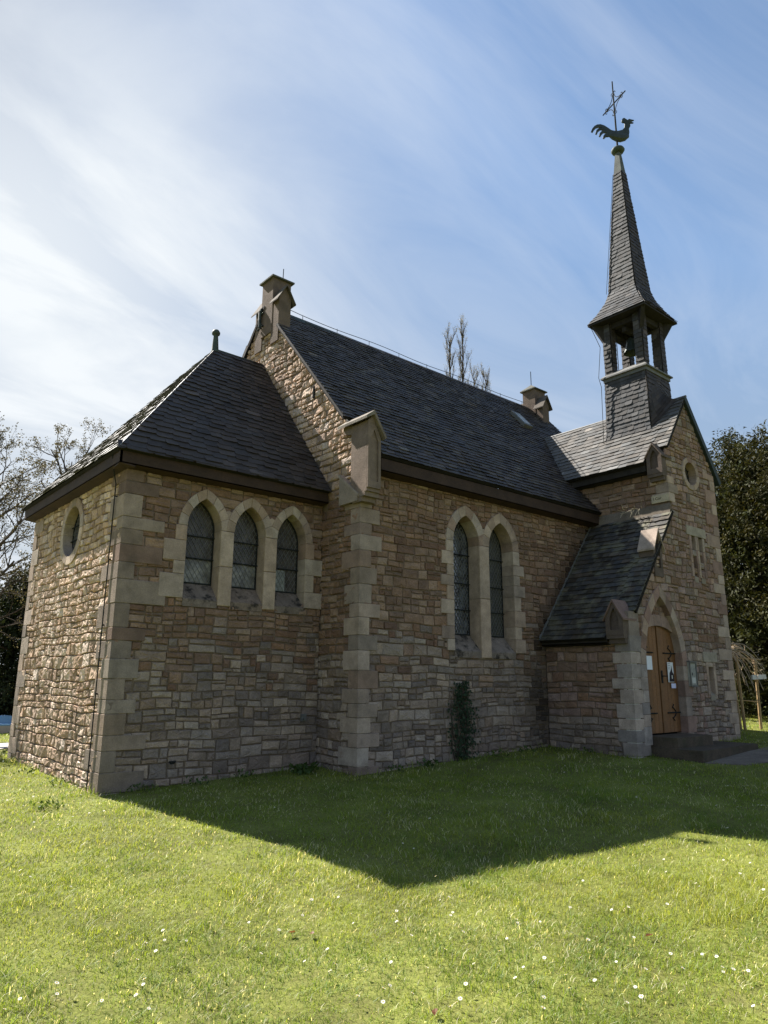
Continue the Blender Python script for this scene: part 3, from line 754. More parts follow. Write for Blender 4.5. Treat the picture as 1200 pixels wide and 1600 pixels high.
# ---- roofs --------------------------------------------------------
e = .25
fr, uv = rframe((-e, -e, 5.02), (Lc, -e, 5.02), (2.5, c, 8.5))
roof1 = roofplane(fr, [uv(p) for p in ((-e, -e, 5.02), (Lc-.02, -e, 5.02), (Lc-.02, c, 8.5), (2.5, c, 8.5))], rs, SL_DARK, church, 'dark slate south slope of the chancel roof', expo=.16, wid=.25, slope=-.10)
b = MB(); slates(b, fr, [uv(p) for p in ((-e-.03, -e-.03, 5.0), (Lc-.02, -e-.03, 5.0))]+[(Lc+e-.02, .17), (-.0, .17)], rs, expo=.5, wid=.34, pal=SL_DARK, lift=.01)
b.build('eaves_course', M_SLATE, roof1)
fr, uv = rframe((-e, Wc+e, 5.02), (-e, -e, 5.02), (2.5, c, 8.5))
roof2 = roofplane(fr, [uv(p) for p in ((-e, Wc+e, 5.02), (-e, -e, 5.02), (2.5, c, 8.5))], rs, SL_PALE, church, 'sunlit hipped end of the chancel roof')  # paler slates than the other slopes: sun glare put into the colour
fr, uv = rframe((Lc, Wc+e, 5.02), (-e, Wc+e, 5.02), (2.5, c, 8.5))
roofplane(fr, [uv(p) for p in ((Lc, Wc+e, 5.02), (-e, Wc+e, 5.02), (2.5, c, 8.5), (Lc, c, 8.5))], rs, SL_DARK, church, 'far slope of the chancel roof', expo=.3, wid=.4)
# moss-lead ridge and finial
b = MB(); b.tube([(2.5, c, 8.5), (Lc, c, 8.5)], .035, 6); b.build('ridge_cap', M_COPPER, roof1)
b = MB(); b.tube([(-e, -e, 5.03), (2.5, c, 8.51)], .018, 5); b.build('hip_flashing', M_LEAD, roof2)
b = MB(); b.lathe((2.5, c, 8.44), [(.09, 0), (.075, .08), (.05, .38), (.055, .4), (.085, .42), (.09, .47), (.06, .52), (.02, .54), (0, .545)], 12); b.build('finial', M_COPPER, roof1, True)
# chancel eaves boards
def eaves(pts, z0, z1, out, name='eaves_board', mat=M_FASCIA, inset=.24):
    """fascia boards along a polyline with soffit back to the wall; out = outward normals"""
    m_ = MB()
    for (p, q), nn_ in zip(zip(pts, pts[1:]), out):
        p, q, nn_ = Vector(p), Vector(q), Vector(nn_)
        for lo_, hi_, dd in ((z0, z1, 0),):
            a = [p+Vector((0, 0, lo_)), q+Vector((0, 0, lo_)), q+Vector((0, 0, hi_)), p+Vector((0, 0, hi_))]
            m_.prism(a, -nn_*.03)
        a = [p+Vector((0, 0, z0)), q+Vector((0, 0, z0)), q-nn_*inset+Vector((0, 0, z0-.03)), p-nn_*inset+Vector((0, 0, z0-.03))]
        m_.prism(a, (0, 0, .02))
    return m_.build(name, mat, church, fix=True)
ef = .2
eaves([(-ef, Wc+ef, 0), (-ef, -ef, 0), (Lc-.03, -ef, 0)], 4.80, 5.0, [(-1, 0, 0), (0, -1, 0)])
# nave roof
x0n = Lc-.06
fr, uv = rframe((x0n, ye2, ze2), (Xe, ye2, ze2), (x0n, c, zr))
roof3 = roofplane(fr, [[uv(p) for p in ((3.95, ye2, ze2), (Xe, ye2, ze2), (Xe, c, zr), (3.95, c, zr))], [uv(p) for p in ((x0n, -.68, nave_z(-.68)), (3.95, -.68, nave_z(-.68)), (3.95, 1.86, nave_z(1.86)), (x0n, 1.86, nave_z(1.86)))]], rs, lambda r: (SL_MOSS if r.random() < .3 else SL_DARK)(r), church, 'long dark slate slope of the nave roof', expo=.135, wid=.22)
fr2, uv2 = rframe((Xe, 2*c-ye2, ze2), (x0n, 2*c-ye2, ze2), (Xe, c, zr))
roofplane(fr2, [uv2(p) for p in ((Xe, 2*c-ye2, ze2), (x0n, 2*c-ye2, ze2), (x0n, c, zr), (Xe, c, zr))], rs, SL_DARK, church, 'far slope of the nave roof', expo=.3, wid=.4)
b = MB(); b.prism([(4.15, c-.13, zr-.12), (4.15, c, zr+.035), (4.15, c+.13, zr-.12), (4.15, c, zr-.02)], (Xe-4.15, 0, 0)); b.build('ridge_cap', M_COPPER, roof3, fix=True)
b = MB(); b.tube([(4.2, c, zr+.16)]+[(x, c, zr+.13+.02*math.sin(x*2)) for x in np.linspace(4.6, 13, 30)], .008, 5)
for x in np.linspace(4.7, 12.9, 9): b.tube([(x, c, zr), (x, c, zr+.14)], .008, 4)
b.tube([(4.0, c, 10.5), (4.1, c-.1, 10.1), (4.3, c, zr+.16)], .008, 4)
b.build('lightning_wire', M_IRON, roof3)
eaves([(Lc+.28, ye2+.05, 0), (Xu, ye2+.05, 0)], 5.24, 5.47, [(0, -1, 0)], inset=.23)
# verge edging along the gable
b = MB()
for s in (1,):
    p0, p1 = Vector((x0n-.012, -.66, nave_z(-.66))), Vector((x0n-.012, 1.84, nave_z(1.84)))
    d = (p1-p0).normalized(); nrm = Vector((0, -d.z, d.y))
    b.prism([p0+nrm*.022, p1+nrm*.022, p1-nrm*.02, p0-nrm*.02], (.1, 0, 0))
p0, p1 = Vector((x0n-.012, 2*c+.66, nave_z(-.66))), Vector((x0n-.012, 2*c-1.8, nave_z(1.8)))
d = (p1-p0).normalized(); nrm = Vector((0, d.z, -d.y))
b.prism([p0+nrm*.05, p1+nrm*.05, p1-nrm*.05, p0-nrm*.05], (.3, 0, 0))
b.build('verge_edging', M_DARKWOOD, roof3, fix=True)
# skylight
def nav_pt(x, y, d=0):
    n_ = Vector((0, -kN, 1)).normalized(); return Vector((x, y, nave_z(y)))+n_*d
sk = MB(); P = [nav_pt(11.30, 1.22, .02), nav_pt(11.66, 1.22, .02), nav_pt(11.66, 1.68, .02), nav_pt(11.30, 1.68, .02)]
sk.prism(P, Vector((0, -kN, 1)).normalized()*.1); sko = sk.build('skylight', M_LEAD, roof3, fix=True)
sk = MB(); P = [nav_pt(11.35, 1.27, .125), nav_pt(11.61, 1.27, .125), nav_pt(11.61, 1.63, .125), nav_pt(11.35, 1.63, .125)]
sk.add(P, [(0, 1, 2, 3)]); so_ = sk.build('roof_light', M_GLASSPALE, church)
so_['label'] = 'small skylight near the nave ridge'; sko.parent = so_; sko.name = 'skylight_frame'
# wing roof (steep gable) : west-facing slope in the sun
fr, uv = rframe((10.54, .2, 6.42), (10.54, yf-.06, 6.42), (xa, yf-.06, zAp))
def yval(z): return ye2+(z-ze2)/kN
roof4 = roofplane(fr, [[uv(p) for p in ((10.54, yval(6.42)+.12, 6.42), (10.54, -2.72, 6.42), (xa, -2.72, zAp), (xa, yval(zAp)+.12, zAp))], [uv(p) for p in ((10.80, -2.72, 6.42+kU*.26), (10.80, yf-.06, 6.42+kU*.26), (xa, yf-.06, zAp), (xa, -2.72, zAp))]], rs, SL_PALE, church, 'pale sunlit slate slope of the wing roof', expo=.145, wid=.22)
fr, uv = rframe((2*xa-10.54, yf-.06, 6.42), (2*xa-10.54, .2, 6.42), (xa, yf-.06, zAp))
roofplane(fr, [uv(p) for p in ((2*xa-10.54, yf-.06, 6.42), (2*xa-10.54, yval(6.42)+.1, 6.42), (xa, yval(zAp)+.1, zAp), (xa, yf-.06, zAp))], rs, SL_DARK, church, 'far slope of the wing roof')
b = MB(); b.tube([(xa, yf-.08, zAp+.01), (xa, yval(zAp), zAp+.01)], .03, 6)
b.build('ridge_cap', M_LEAD, roof4)
b = MB()
for sg in (1,):
    p0, p1 = Vector((xa, yf-.075, zAp+.02)), Vector((2*xa-10.50, yf-.075, 6.36)); dn = Vector((.8, 0, .6))
    b.prism([p0, p1, p1-dn*.13, p0-dn*.13], (0, .12, 0))
b.build('verge_edging', M_DKGREEN, roof4, fix=True)
eaves([(10.62, -.66, 0), (10.62, yf+.40, 0)], 6.22, 6.40, [(-1, 0, 0)], mat=M_DARKWOOD, inset=.19)
# lean-to roof
fr, uv = rframe((xL0, yn, zL0), (xL0, yf-.05, zL0), (Xu, yf-.05, lean_z(Xu)))
roof5 = roofplane(fr, [[uv(p) for p in ((xL0, yn-.02, zL0), (xL0, -2.71, zL0), (Xu, -2.71, lean_z(Xu)), (Xu, yn-.02, lean_z(Xu)))], [uv(p) for p in ((8.96, -2.71, lean_z(8.96)), (8.96, yf-.06, lean_z(8.96)), (Xu, yf-.06, lean_z(Xu)), (Xu, -2.71, lean_z(Xu)))]], rs, lambda r: (SL_MOSS if r.random() < .4 else SL_MID)(r), church, 'mossy slate lean-to roof beside the door', expo=.14, wid=.2, lift=.022)
roof5.data.materials.clear(); roof5.data.materials.append(M_SLATEM)
b = MB()
b.prism([(Xu-.08, yn, lean_z(Xu-.08)+.015), (Xu-.08, yf-.03, lean_z(Xu-.08)+.015), (Xu-.02, yf-.03, lean_z(Xu)+.16), (Xu-.02, yn, lean_z(Xu)+.16)], (0, 0, .02)); b.build('wall_flashing', M_PATH, roof5, fix=True)
b = MB(); p0, p1 = Vector((xL0, yn-.03, zL0+.03)), Vector((Xu, yn-.03, lean_z(Xu)+.03)); b.prism([p0, p1, p1+Vector((0, 0, .05)), p0+Vector((0, 0, .05))], (0, .04, 0)); b.build('mortar_fillet', M_LEAD, roof5, fix=True)
eaves([(xL0+.06, yn-.03, 0), (xL0+.06, yf+.41, 0)], zL0-.09, zL0+.02, [(-1, 0, 0)], mat=M_DARKWOOD, inset=.15)

# ---- kneelers, gablets, gable pinnacles ---------------------------
def gablet(mb, O, out, w, h0, h1, h2, dep, col, over=.05, th=.045, niche=True, roofcol=None):
    """upright stone with a little pitched roof; O = base centre of the front face (x,y), out = unit vector the gable faces,
    w width, h0 bottom z, h1 eaves z, h2 apex z, dep depth behind the front face"""
    O = Vector((O[0], O[1], 0)); n_ = Vector(out); s = Vector((-n_.y, n_.x, 0)); rc = roofcol or col
    def P(a, z, d): return O+s*a+Vector((0, 0, z))-n_*d
    hw = w/2
    body = [(-hw, h0), (hw, h0), (hw, h1), (0, h2-.02), (-hw, h1)]
    if niche:
        # recessed pointed panel
        nw = hw*.52; nb = h0+(h1-h0)*.28; ns = h1-.08; na = h2-.16
        inner = [(-nw, nb), (nw, nb), (nw, ns), (nw*.55, ns+(na-ns)*.65), (0, na), (-nw*.55, ns+(na-ns)*.65), (-nw, ns)]
        fr_ = Frame(P(0, 0, 0), s, (0, 0, 1))
        sgn = 1 if fr_.N.dot(n_) > 0 else -1
        V2 = [Vector(p) for p in body]+[Vector(p) for p in inner]; E2 = [(i, (i+1) % 5) for i in range(5)]+[(5+i, 5+(i+1) % 7) for i in range(7)]
        V_, _, F_, *_q = geometry.delaunay_2d_cdt(V2, E2, [], 1, 1e-5)
        F_ = [f for f in F_ if not inpoly(sum(V_[i].x for i in f)/len(f), sum(V_[i].y for i in f)/len(f), inner)]
        mb.add([P(p.x, p.y, 0) for p in V_], [tuple(f) for f in F_], col)
        mb.add([P(a, z, 0) for a, z in inner]+[P(a, z, .06) for a, z in inner], [(i, (i+1) % 7, 7+(i+1) % 7, 7+i) for i in range(7)]+[tuple(range(7, 14))], tuple(x*.9 for x in col))
    else:
        mb.add([P(a, z, 0) for a, z in body], [(0, 1, 2, 3, 4)], col)
    mb.add([P(a, z, 0) for a, z in body]+[P(a, z, dep) for a, z in body], [(i, (i+1) % 5, 5+(i+1) % 5, 5+i) for i in range(5)]+[(9, 8, 7, 6, 5)], col)
    for sg in (-1, 1):
        k = (h2-h1)/hw; eo = hw+over
        a0, z0 = 0, h2+.01; a1, z1 = sg*eo, h2+.01-k*eo
        mb.prism([P(a0, z0, -over), P(a1, z1, -over), P(a1, z1-th, -over), P(a0, z0-th*1.3, -over)], -n_*(dep+over), rc)
PB = (.125, .097, .08); PB2 = (.22, .17, .135)
kn = MB()
KC = (.20, .152, .12)
kn.prism([(3.61, -1.40, 4.80), (3.90, -1.40, 4.80), (3.90, -1.40, 5.80), (3.71, -1.40, 6.17), (3.61, -1.40, 6.08)], (0, .45, 0), KC)
kn.prism([(3.615, -.96, 5.93), (3.615, -.70, 5.99), (3.615, -.70, 6.12), (3.615, -.96, 6.12)], (.28, 0, 0), KC)
kn.box((3.615, -1.25, 4.66), (3.895, -.9, 4.82), KC)
for a, b_ in ((3.61, 3.665), (3.845, 3.90)): kn.box((a, -1.435, 4.86), (b_, -1.397, 5.72), KC)
kn.box((3.665, -1.435, 4.86), (3.845, -1.397, 4.98), KC)
kn.prism([(3.61, -1.43, 5.72), (3.665, -1.43, 5.72), (3.755, -1.43, 5.93), (3.845, -1.43, 5.72), (3.90, -1.43, 5.72), (3.90, -1.43, 5.80), (3.71, -1.43, 6.17), (3.61, -1.43, 6.08)], (0, .033, 0), KC)
kn.prism([(3.70, -1.50, 6.27), (3.52, -1.50, 6.13), (3.52, -1.50, 6.08), (3.70, -1.50, 6.19)], (0, .86, 0), (.22, .195, .16))
kn.prism([(3.70, -1.50, 6.27), (3.985, -1.50, 5.82), (3.955, -1.50, 5.78), (3.70, -1.50, 6.18)], (0, .86, 0), (.2, .165, .135))
# moulded corbel and sloped block below
kn.box((3.60, -1.36, 4.72), (3.92, -1.0, 4.80), PB2); kn.box((3.61, -1.28, 4.64), (3.91, -1.0, 4.72), PB2)
kn.prism([(3.588, -.64, 4.66), (3.588, -1.17, 4.66), (3.588, -1.17, 4.79), (3.588, -.64, 5.24)], (.2, 0, 0), (.27, .22, .175))
kn.prism([(3.575, -.62, 5.24), (3.575, -.62, 5.19), (3.575, -1.2, 4.73), (3.575, -1.2, 4.78)], (.22, 0, 0), (.3, .25, .2))
o = kn.build('kneeler_stone', M_DRESS, church, fix=True); o['label'] = 'gabled kneeler stone at the foot of the nave gable'
kn = MB()
gablet(kn, (10.62, -2.92), (-1, 0, 0), .36, 6.14, 6.58, 6.85, .4, PB, over=.035, th=.035)
kn.box((10.63, -3.10, 6.07), (10.9, -2.74, 6.14), PB); kn.box((10.68, -3.09, 5.98), (10.9, -2.76, 6.07), PB)
o = kn.build('kneeler_stone', M_DRESS, church, fix=True); o['label'] = 'kneeler stone with a niche at the upper eaves of the wing'
kn = MB()
gablet(kn, (8.58, -2.91), (-1, 0, 0), .38, 2.50, 2.86, 3.18, .45, PB, over=.035, th=.035, roofcol=(.19, .13, .11))
kn.box((8.59, -3.10, 2.43), (8.9, -2.72, 2.50), PB); kn.box((8.64, -3.09, 2.34), (8.9, -2.74, 2.43), PB)
kn.box((8.745, yf-.018, 2.42), (9.1, -2.8, 2.96), (.25, .205, .17))
o = kn.build('kneeler_stone', M_DRESS, church, fix=True); o['label'] = 'brown kneeler stone at the foot of the lean-to roof'
kn = MB()
gablet(kn, (10.05, yf-.03), (0, -1, 0), .34, 3.75, 4.42, 4.77, .34, PB, over=.05, th=.04, roofcol=(.36, .29, .235))
o = kn.build('gablet', M_DRESS, church, fix=True); o['label'] = 'small stone gablet halfway up the lean-to roof'

def pinnacle(x0, x1, yc, lab, sgn=1):
    """stepped block on a gable top: tall middle with stone cap, a lower gabled shoulder on each side"""
    p = MB(); w = .235; col = (.15, .112, .088); col2 = (.15, .112, .088)
    p.box((x0, yc-w, 9.2), (x1, yc+w, 10.55), col)
    t0, t1 = 10.55, 10.79; ov = .06
    cap = [(x0-ov, yc-w-ov, t0), (x1+ov, yc-w-ov, t0), (x1+ov, yc+w+ov, t0), (x0-ov, yc+w+ov, t0)]
    xm = (x0+x1)/2
    p.add(cap+[(q[0], q[1], t0+.035) for q in cap]+[(xm-.12, yc, t1), (xm+.12, yc, t1)], [(3, 2, 1, 0), (0, 1, 5, 4), (1, 2, 6, 5), (2, 3, 7, 6), (3, 0, 4, 7), (4, 5, 9, 8), (6, 7, 8, 9), (5, 6, 9), (7, 4, 8)], (.10, .10, .085))
    for s in (-1, 1):
        gablet(p, (x0+.165, yc+s*.50), (0, s, 0), .31, 8.9, 10.0, 10.27, .3, col2, over=.085, th=.03, niche=False, roofcol=(.11, .095, .08))
    o_ = p.build('gable_pinnacle', M_DRESS, church, fix=True); o_['label'] = lab
    return o_
pin = pinnacle(3.65, 4.12, 2.345, 'stepped stone pinnacle on the near nave gable')
b = MB(); xx = 3.615
b.tube([(xx, 2.56, 9.42), (xx, 2.56, 9.92)], .022, 6); b.tube([(xx, 2.45, 9.78), (xx, 2.67, 9.78)], .022, 6)
b.lathe((xx, 2.56, 9.82), [(0, 0), (.035, .02), (.04, .05), (.03, .09), (0, .10)], 8); b.tube([(xx-.02, 2.56, 9.45), (xx-.02, 2.56, 9.62), (xx-.02, 2.56, 9.82)], [.02, .035, .035], 6)
for a in range(7): b.lathe((xx, 2.56+.09*math.cos(a*.9), 9.40+.09*abs(math.sin(a*.9))), [(0, 0), (.03, .01), (.035, .035), (0, .06)], 6)
b.build('carved_cross', M_BRONZE, pin)
b = MB(); b.tube([(4.05, 2.37, 10.6), (4.06, 2.37, 11.05)], .01, 5); b.build('lightning_rod', M_IRON, pin)
pin2 = pinnacle(13.2, 13.72, 2.42, 'stepped stone pinnacle on the far nave gable')
b = MB(); b.tube([(13.35, 2.42, 10.6), (13.35, 2.42, 11.25)], .012, 5); b.build('lightning_rod', M_IRON, pin2)

# ---- bell turret ---------------------------------------------------
tx, ty_ = 11.9, -1.97
turret = empty('bell_turret', parent=church); turret['label'] = 'square slated bell turret open at the bell stage'
def quadface(hA, zA, hB, zB, k):
    """one face (k=0..3) between square rings: returns frame and uv polygon"""
    cs = [(-1, 1), (-1, -1), (1, -1), (1, 1)]
    a, b_ = cs[k], cs[(k+1) % 4]
    A0 = Vector((tx+a[0]*hA, ty_+a[1]*hA, zA)); A1 = Vector((tx+b_[0]*hA, ty_+b_[1]*hA, zA)); B0 = Vector((tx+a[0]*hB, ty_+a[1]*hB, zB)); B1 = Vector((tx+b_[0]*hB, ty_+b_[1]*hB, zB))
    f, uv_ = rframe(A0, A1, B0)
    return f, [uv_(A0), uv_(A1), uv_(B1), uv_(B0)]
def slated_rings(rings, pals, expo, wid, name, parent):
    m_ = MB(); ub = MB()
    for (hA, zA), (hB, zB) in zip(rings, rings[1:]):
        for k in range(4):
            f, poly = quadface(hA, zA, hB, zB, k); slates(m_, f, poly, rs, expo=expo, wid=wid, pal=pals[k], lift=.014)
            roofbed(ub, f, poly, -.03)
    o_ = m_.build(name, M_SLATE, parent); ub.build('boarding', M_UNDER, o_); return o_
PALS = [SL_SPIRE_LIT, SL_DARK, SL_DARK, SL_DARK]  # first face looks to the sun; its lighter slates carry painted sunlight
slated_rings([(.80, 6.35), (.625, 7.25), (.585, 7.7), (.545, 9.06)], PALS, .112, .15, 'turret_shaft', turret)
# slated apron that sweeps from the shaft foot onto the roof ridge
ap = MB(); nr, nc = 11, 9
def apron(t, a):
    x = a*.585; zt, yt0 = 8.95, ty_-.555; zb = zAp-kU*abs(x)+.03; D = .46*(1-(abs(a))**1.6)+.03
    q = t*t*(.35+.65*t)
    return Vector((tx+x, yt0-D*q-.035*t, zt+(zb-zt)*(1-(1-t)**1.25)))
for i in range(nr):
    for j in range(nc):
        t0, t1 = i/nr, min(1, (i+1.25)/nr); a0, a1 = -1+2*j/nc, -1+2*(j+1)/nc+.02
        p = [apron(t1, a0), apron(t1, min(1, a1)), apron(t0, min(1, a1)), apron(t0, a0)]
        n_ = (p[1]-p[0]).cross(p[3]-p[0]).normalized(); L_ = rs.uniform(.012, .02)
        p[0] = p[0]+n_*L_; p[1] = p[1]+n_*L_*rs.uniform(.8, 1.1)
        ap.add(p+[v-n_*.014 for v in p], [(0, 1, 2, 3), (4, 5, 1, 0), (5, 6, 2, 1), (7, 4, 0, 3)], SL_DARK(rs))
ap.build('turret_apron', M_SLATE, turret)
cr = MB(); cr.prism([(tx-.635, ty_-.635, 9.09), (tx+.635, ty_-.635, 9.09), (tx+.635, ty_+.635, 9.09), (tx-.635, ty_+.635, 9.09)], (0, 0, .035))
hA, hB = .635, .5
cr.add([(tx+sx*h, ty_+sy*h, z) for h, z in ((hA, 9.125), (hB, 9.25)) for sx, sy in ((-1, -1), (1, -1), (1, 1), (-1, 1))], [(i, (i+1) % 4, 4+(i+1) % 4, 4+i) for i in range(4)]+[(4, 5, 6, 7)])
cr.prism([(tx-.585, ty_-.585, 9.0), (tx+.585, ty_-.585, 9.0), (tx+.585, ty_+.585, 9.0), (tx-.585, ty_+.585, 9.0)], (0, 0, .09))
cr.build('cornice', M_LEAD, turret, fix=True)
for sx in (-1, 1):
    for sy in (-1, 1):
        m_ = MB(); ub = MB(); pw = .205
        x_a, x_b = sorted((tx+sx*.535, tx+sx*(.535-pw))); y_a, y_b = sorted((ty_+sy*.535, ty_+sy*(.535-pw)))
        cs = [(x_a, y_b), (x_a, y_a), (x_b, y_a), (x_b, y_b)]
        for k in range(4):
            A, B = cs[k], cs[(k+1) % 4]
            f, uv_ = rframe((*A, 9.18), (*B, 9.18), (*A, 10.72)); slates(m_, f, [(0, 0), (pw, 0), (pw, 1.54), (0, 1.54)], rs, expo=.12, wid=.16, pal=SL_MID if k == 0 else SL_DARK, lift=.012)  # sun-facing side of the post painted lighter, as if lit
        po = m_.build('post', M_SLATE, turret); ub.box((x_a+.006, y_a+.006, 9.15), (x_b-.006, y_b-.006, 10.9)); ub.build('post_core', M_DARKWOOD, po)
        br = MB(); p0 = Vector((tx+sx*.5, ty_+sy*.5, 10.02)); p1 = Vector((tx+sx*.74, ty_+sy*.74, 10.62))
        d = Vector((-sy, sx, 0)).normalized()*.05
        br.prism([p0+d, p0-d, p1-d, p1+d], Vector((-sx*.16, -sy*.16, .06))); br.build('bracket', M_DARKWOOD, turret, fix=True)
bm_ = MB()
for s in (-1, 1):
    bm_.box((tx-.5, ty_+s*.45-.06, 10.42), (tx+.5, ty_+s*.45+.06, 10.56)); bm_.box((tx+s*.45-.06, ty_-.38, 10.43), (tx+s*.45+.06, ty_+.38, 10.57))
bm_.box((tx-.42, ty_-.05, 10.28), (tx+.42, ty_+.05, 10.40))
bm_.add([(tx+sx*.78, ty_+sy*.78, 10.60) for sx, sy in ((-1, -1), (-1, 1), (1, 1), (1, -1))], [(0, 1, 2, 3)])
bm_.build('bell_frame', M_DARKWOOD, turret, fix=False)
be = MB(); be.lathe((tx-.02, ty_+.03, 9.82), [(.23, 0), (.225, .03), (.185, .1), (.15, .25), (.13, .36), (.07, .42), (.03, .44), (.03, .5)], 20); be.tube([(tx-.02, ty_+.03, 10.2), (tx-.02, ty_+.03, 9.8)], [.015, .03], 8)
be.build('bell', M_BRONZE, turret, True)
be = MB(); be.tube([(tx-.3, ty_+.3, 10.3), (tx-.3, ty_+.3, 9.2)], .01, 5); be.build('bell_rope', M_IRON, turret)
spire = empty('spire', parent=church); spire['label'] = 'slender slated spire with flared eaves'
zs_ = [(.792, 10.625), (.60, 10.92), (.45, 11.22), (.369, 11.5), (.107, 15.13)]
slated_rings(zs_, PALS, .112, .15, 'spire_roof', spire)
b = MB()
for (hA, zA), (hB, zB) in zip([(.118, 15.08), (.055, 15.82)], [(.055, 15.82)]):
    b.add([(tx+sx*h, ty_+sy*h, z) for h, z in ((hA, zA), (hB, zB)) for sx, sy in ((-1, -1), (1, -1), (1, 1), (-1, 1))], [(i, (i+1) % 4, 4+(i+1) % 4, 4+i) for i in range(4)]+[(4, 5, 6, 7)])
b.build('lead_cap', surf('pale_copper_patina', (.09, .10, .09), .7, .15, .3), spire)
b = MB(); b.lathe((tx, ty_, 15.78), [(.05, 0), (.15, .03), (.185, .09), (.16, .14), (.09, .18), (.03, .22), (0, .22)], 16); b.build('cap_ball', M_COPPER, spire, True)
# eaves edge of spire
b = MB(); hh = .80
b.prism([(tx-hh, ty_-hh, 10.58), (tx+hh, ty_-hh, 10.58), (tx+hh, ty_+hh, 10.58), (tx-hh, ty_+hh, 10.58)], (0, 0, .035)); b.build('eaves_edge', M_DARKWOOD, spire, fix=True)
# lightning conductor down the turret
b = MB(); b.tube([(tx-.74, ty_+.74, 10.55), (tx-.60, ty_+.60, 10.0), (tx-.67, ty_+.66, 9.15), (tx-.64, ty_+.62, 8.9), (tx-.68, ty_+.64, 7.3)], .008, 4); b.tube([(tx-.42, ty_+.42, 11.5), (tx-.13, ty_+.13, 15.1)], .007, 4)
b.build('lightning_wire', M_IRON, spire)

# ---- weathercock with cross ---------------------------------------
wc = empty('weathercock', parent=church); wc['label'] = 'black metal cockerel below a slanting-looking scrolled cross on the spire top'
m_ = MB(); m_.tube([(tx, ty_, 15.9), (tx, ty_, 18.16)], [.028, .018], 8); m_.build('mast', M_IRON, wc)
ad = Vector((.32, .947, 0)); ctr = Vector((tx, ty_, 17.43)); m_ = MB()
m_.tube([ctr-ad*.47, ctr+ad*.47], .018, 6)
for sa in (-1, 1):
    for sz in (-1, 1):
        pts = []
        for i in range(11):
            q = i/10; a = q*math.pi/2
            pts.append(ctr+ad*sa*(.30-.26*math.sin(a))+Vector((0, 0, sz*(.30-.26*math.cos(a)))))
        m_.tube(pts, .010, 5)
        for base, dirv in ((ctr+ad*sa*.32+Vector((0, 0, sz*.05)), ad*sa), (ctr+ad*sa*.05+Vector((0, 0, sz*.33)), Vector((0, 0, sz)))):
            oth = Vector((0, 0, sz)) if dirv.z == 0 else ad*sa
            m_.tube([base+dirv*.035*math.cos(t)+oth*.035*math.sin(t) for t in np.linspace(-2.6, 2.2, 9)], .010, 5)
m_.build('scrolled_cross', M_IRON, wc)
# cockerel: outline in a vertical plane turned across the view, given real thickness
hd = Vector((.76, -.65, 0)); cz = 16.16
body = [(-.02, .02), (.10, .0), (.24, .05), (.33, .16), (.36, .30), (.355, .42), (.40, .50), (.40, .56), (.37, .60), (.50, .615), (.40, .66), (.52, .70), (.42, .725), (.38, .74), (.34, .70), (.30, .73),
        (.25, .77), (.21, .76), (.18, .71), (.17, .66), (.21, .62), (.245, .63), (.25, .55), (.23, .45), (.17, .38), (.06, .345), (-.05, .345), (-.14, .37), (-.22, .44), (-.32, .52), (-.42, .56), (-.52, .55),
        (-.60, .50), (-.66, .42), (-.70, .33), (-.655, .30), (-.61, .38), (-.55, .445), (-.47, .47), (-.39, .455), (-.40, .44), (-.48, .43), (-.55, .37), (-.585, .26), (-.545, .235), (-.50, .33), (-.43, .385), (-.36, .38), (-.345, .36), (-.41, .335), (-.465, .27), (-.49, .185),
        (-.45, .16), (-.405, .24), (-.35, .29), (-.28, .29), (-.27, .265), (-.33, .24), (-.37, .18), (-.385, .12), (-.35, .10), (-.29, .16), (-.20, .17), (-.14, .10)]
fC = Frame((tx, ty_, cz), hd, (0, 0, 1)); t_ = MB()
V2 = [Vector(p) for p in body]; nB = len(body)
tess = geometry.tessellate_polygon([[Vector((p[0], p[1], 0)) for p in body]])
nrm = .022
t_.add([fC.p(a, b_, nrm) for a, b_ in body]+[fC.p(a, b_, -nrm) for a, b_ in body], [tuple(f) for f in tess]+[tuple(nB+i for i in f[::-1]) for f in tess]+[(i, (i+1) % nB, nB+(i+1) % nB, nB+i) for i in range(nB)])
# rounded breast
rows = []
for i in range(9):
    a = -.22+.56*i/8; rr = .155*math.sin(math.pi*(i+.6)/9.2)**.7; zz = .19+.03*math.cos(i*.6); rows.append((a, rr, zz))
vs = []; fs = []
for a, rr, zz in rows:
    for j in range(10):
        q = 2*math.pi*j/10; vs.append(fC.p(a, zz+rr*math.sin(q), .55*rr*math.cos(q)))
for i in range(8):
    for j in range(10): fs.append((i*10+j, i*10+(j+1) % 10, (i+1)*10+(j+1) % 10, (i+1)*10+j))
t_.add(vs, fs); t_.build('cockerel', M_BRONZE, wc, fix=True)

# ---- date stone ---------------------------------------------------
b = MB(); block(b, Frame((Xu, -.4, 0), (0, -1, 0), (0, 0, 1)), [(2.30, 5.50), (2.72, 5.50), (2.72, 5.68), (2.30, 5.68)], (.46, .40, .29), .022, -.05)
ds = b.build('inscribed_stone', M_DRESS, church)
def text(s, loc, rot, size, mat, parent, name='lettering', ext=.002):
    cu = bpy.data.curves.new(name, 'FONT'); cu.body = s; cu.size = size; cu.extrude = ext; cu.align_x = 'CENTER'; cu.align_y = 'CENTER'
    tmp = bpy.data.objects.new(name, cu); COL.objects.link(tmp); bpy.context.view_layer.update()
    me = bpy.data.meshes.new_from_object(tmp.evaluated_get(bpy.context.evaluated_depsgraph_get())); bpy.data.objects.remove(tmp)
    o_ = bpy.data.objects.new(name, me); COL.objects.link(o_); o_.data.materials.clear(); o_.data.materials.append(mat); o_.rotation_euler = rot; o_.location = loc
    if parent: o_.parent = parent
    return o_
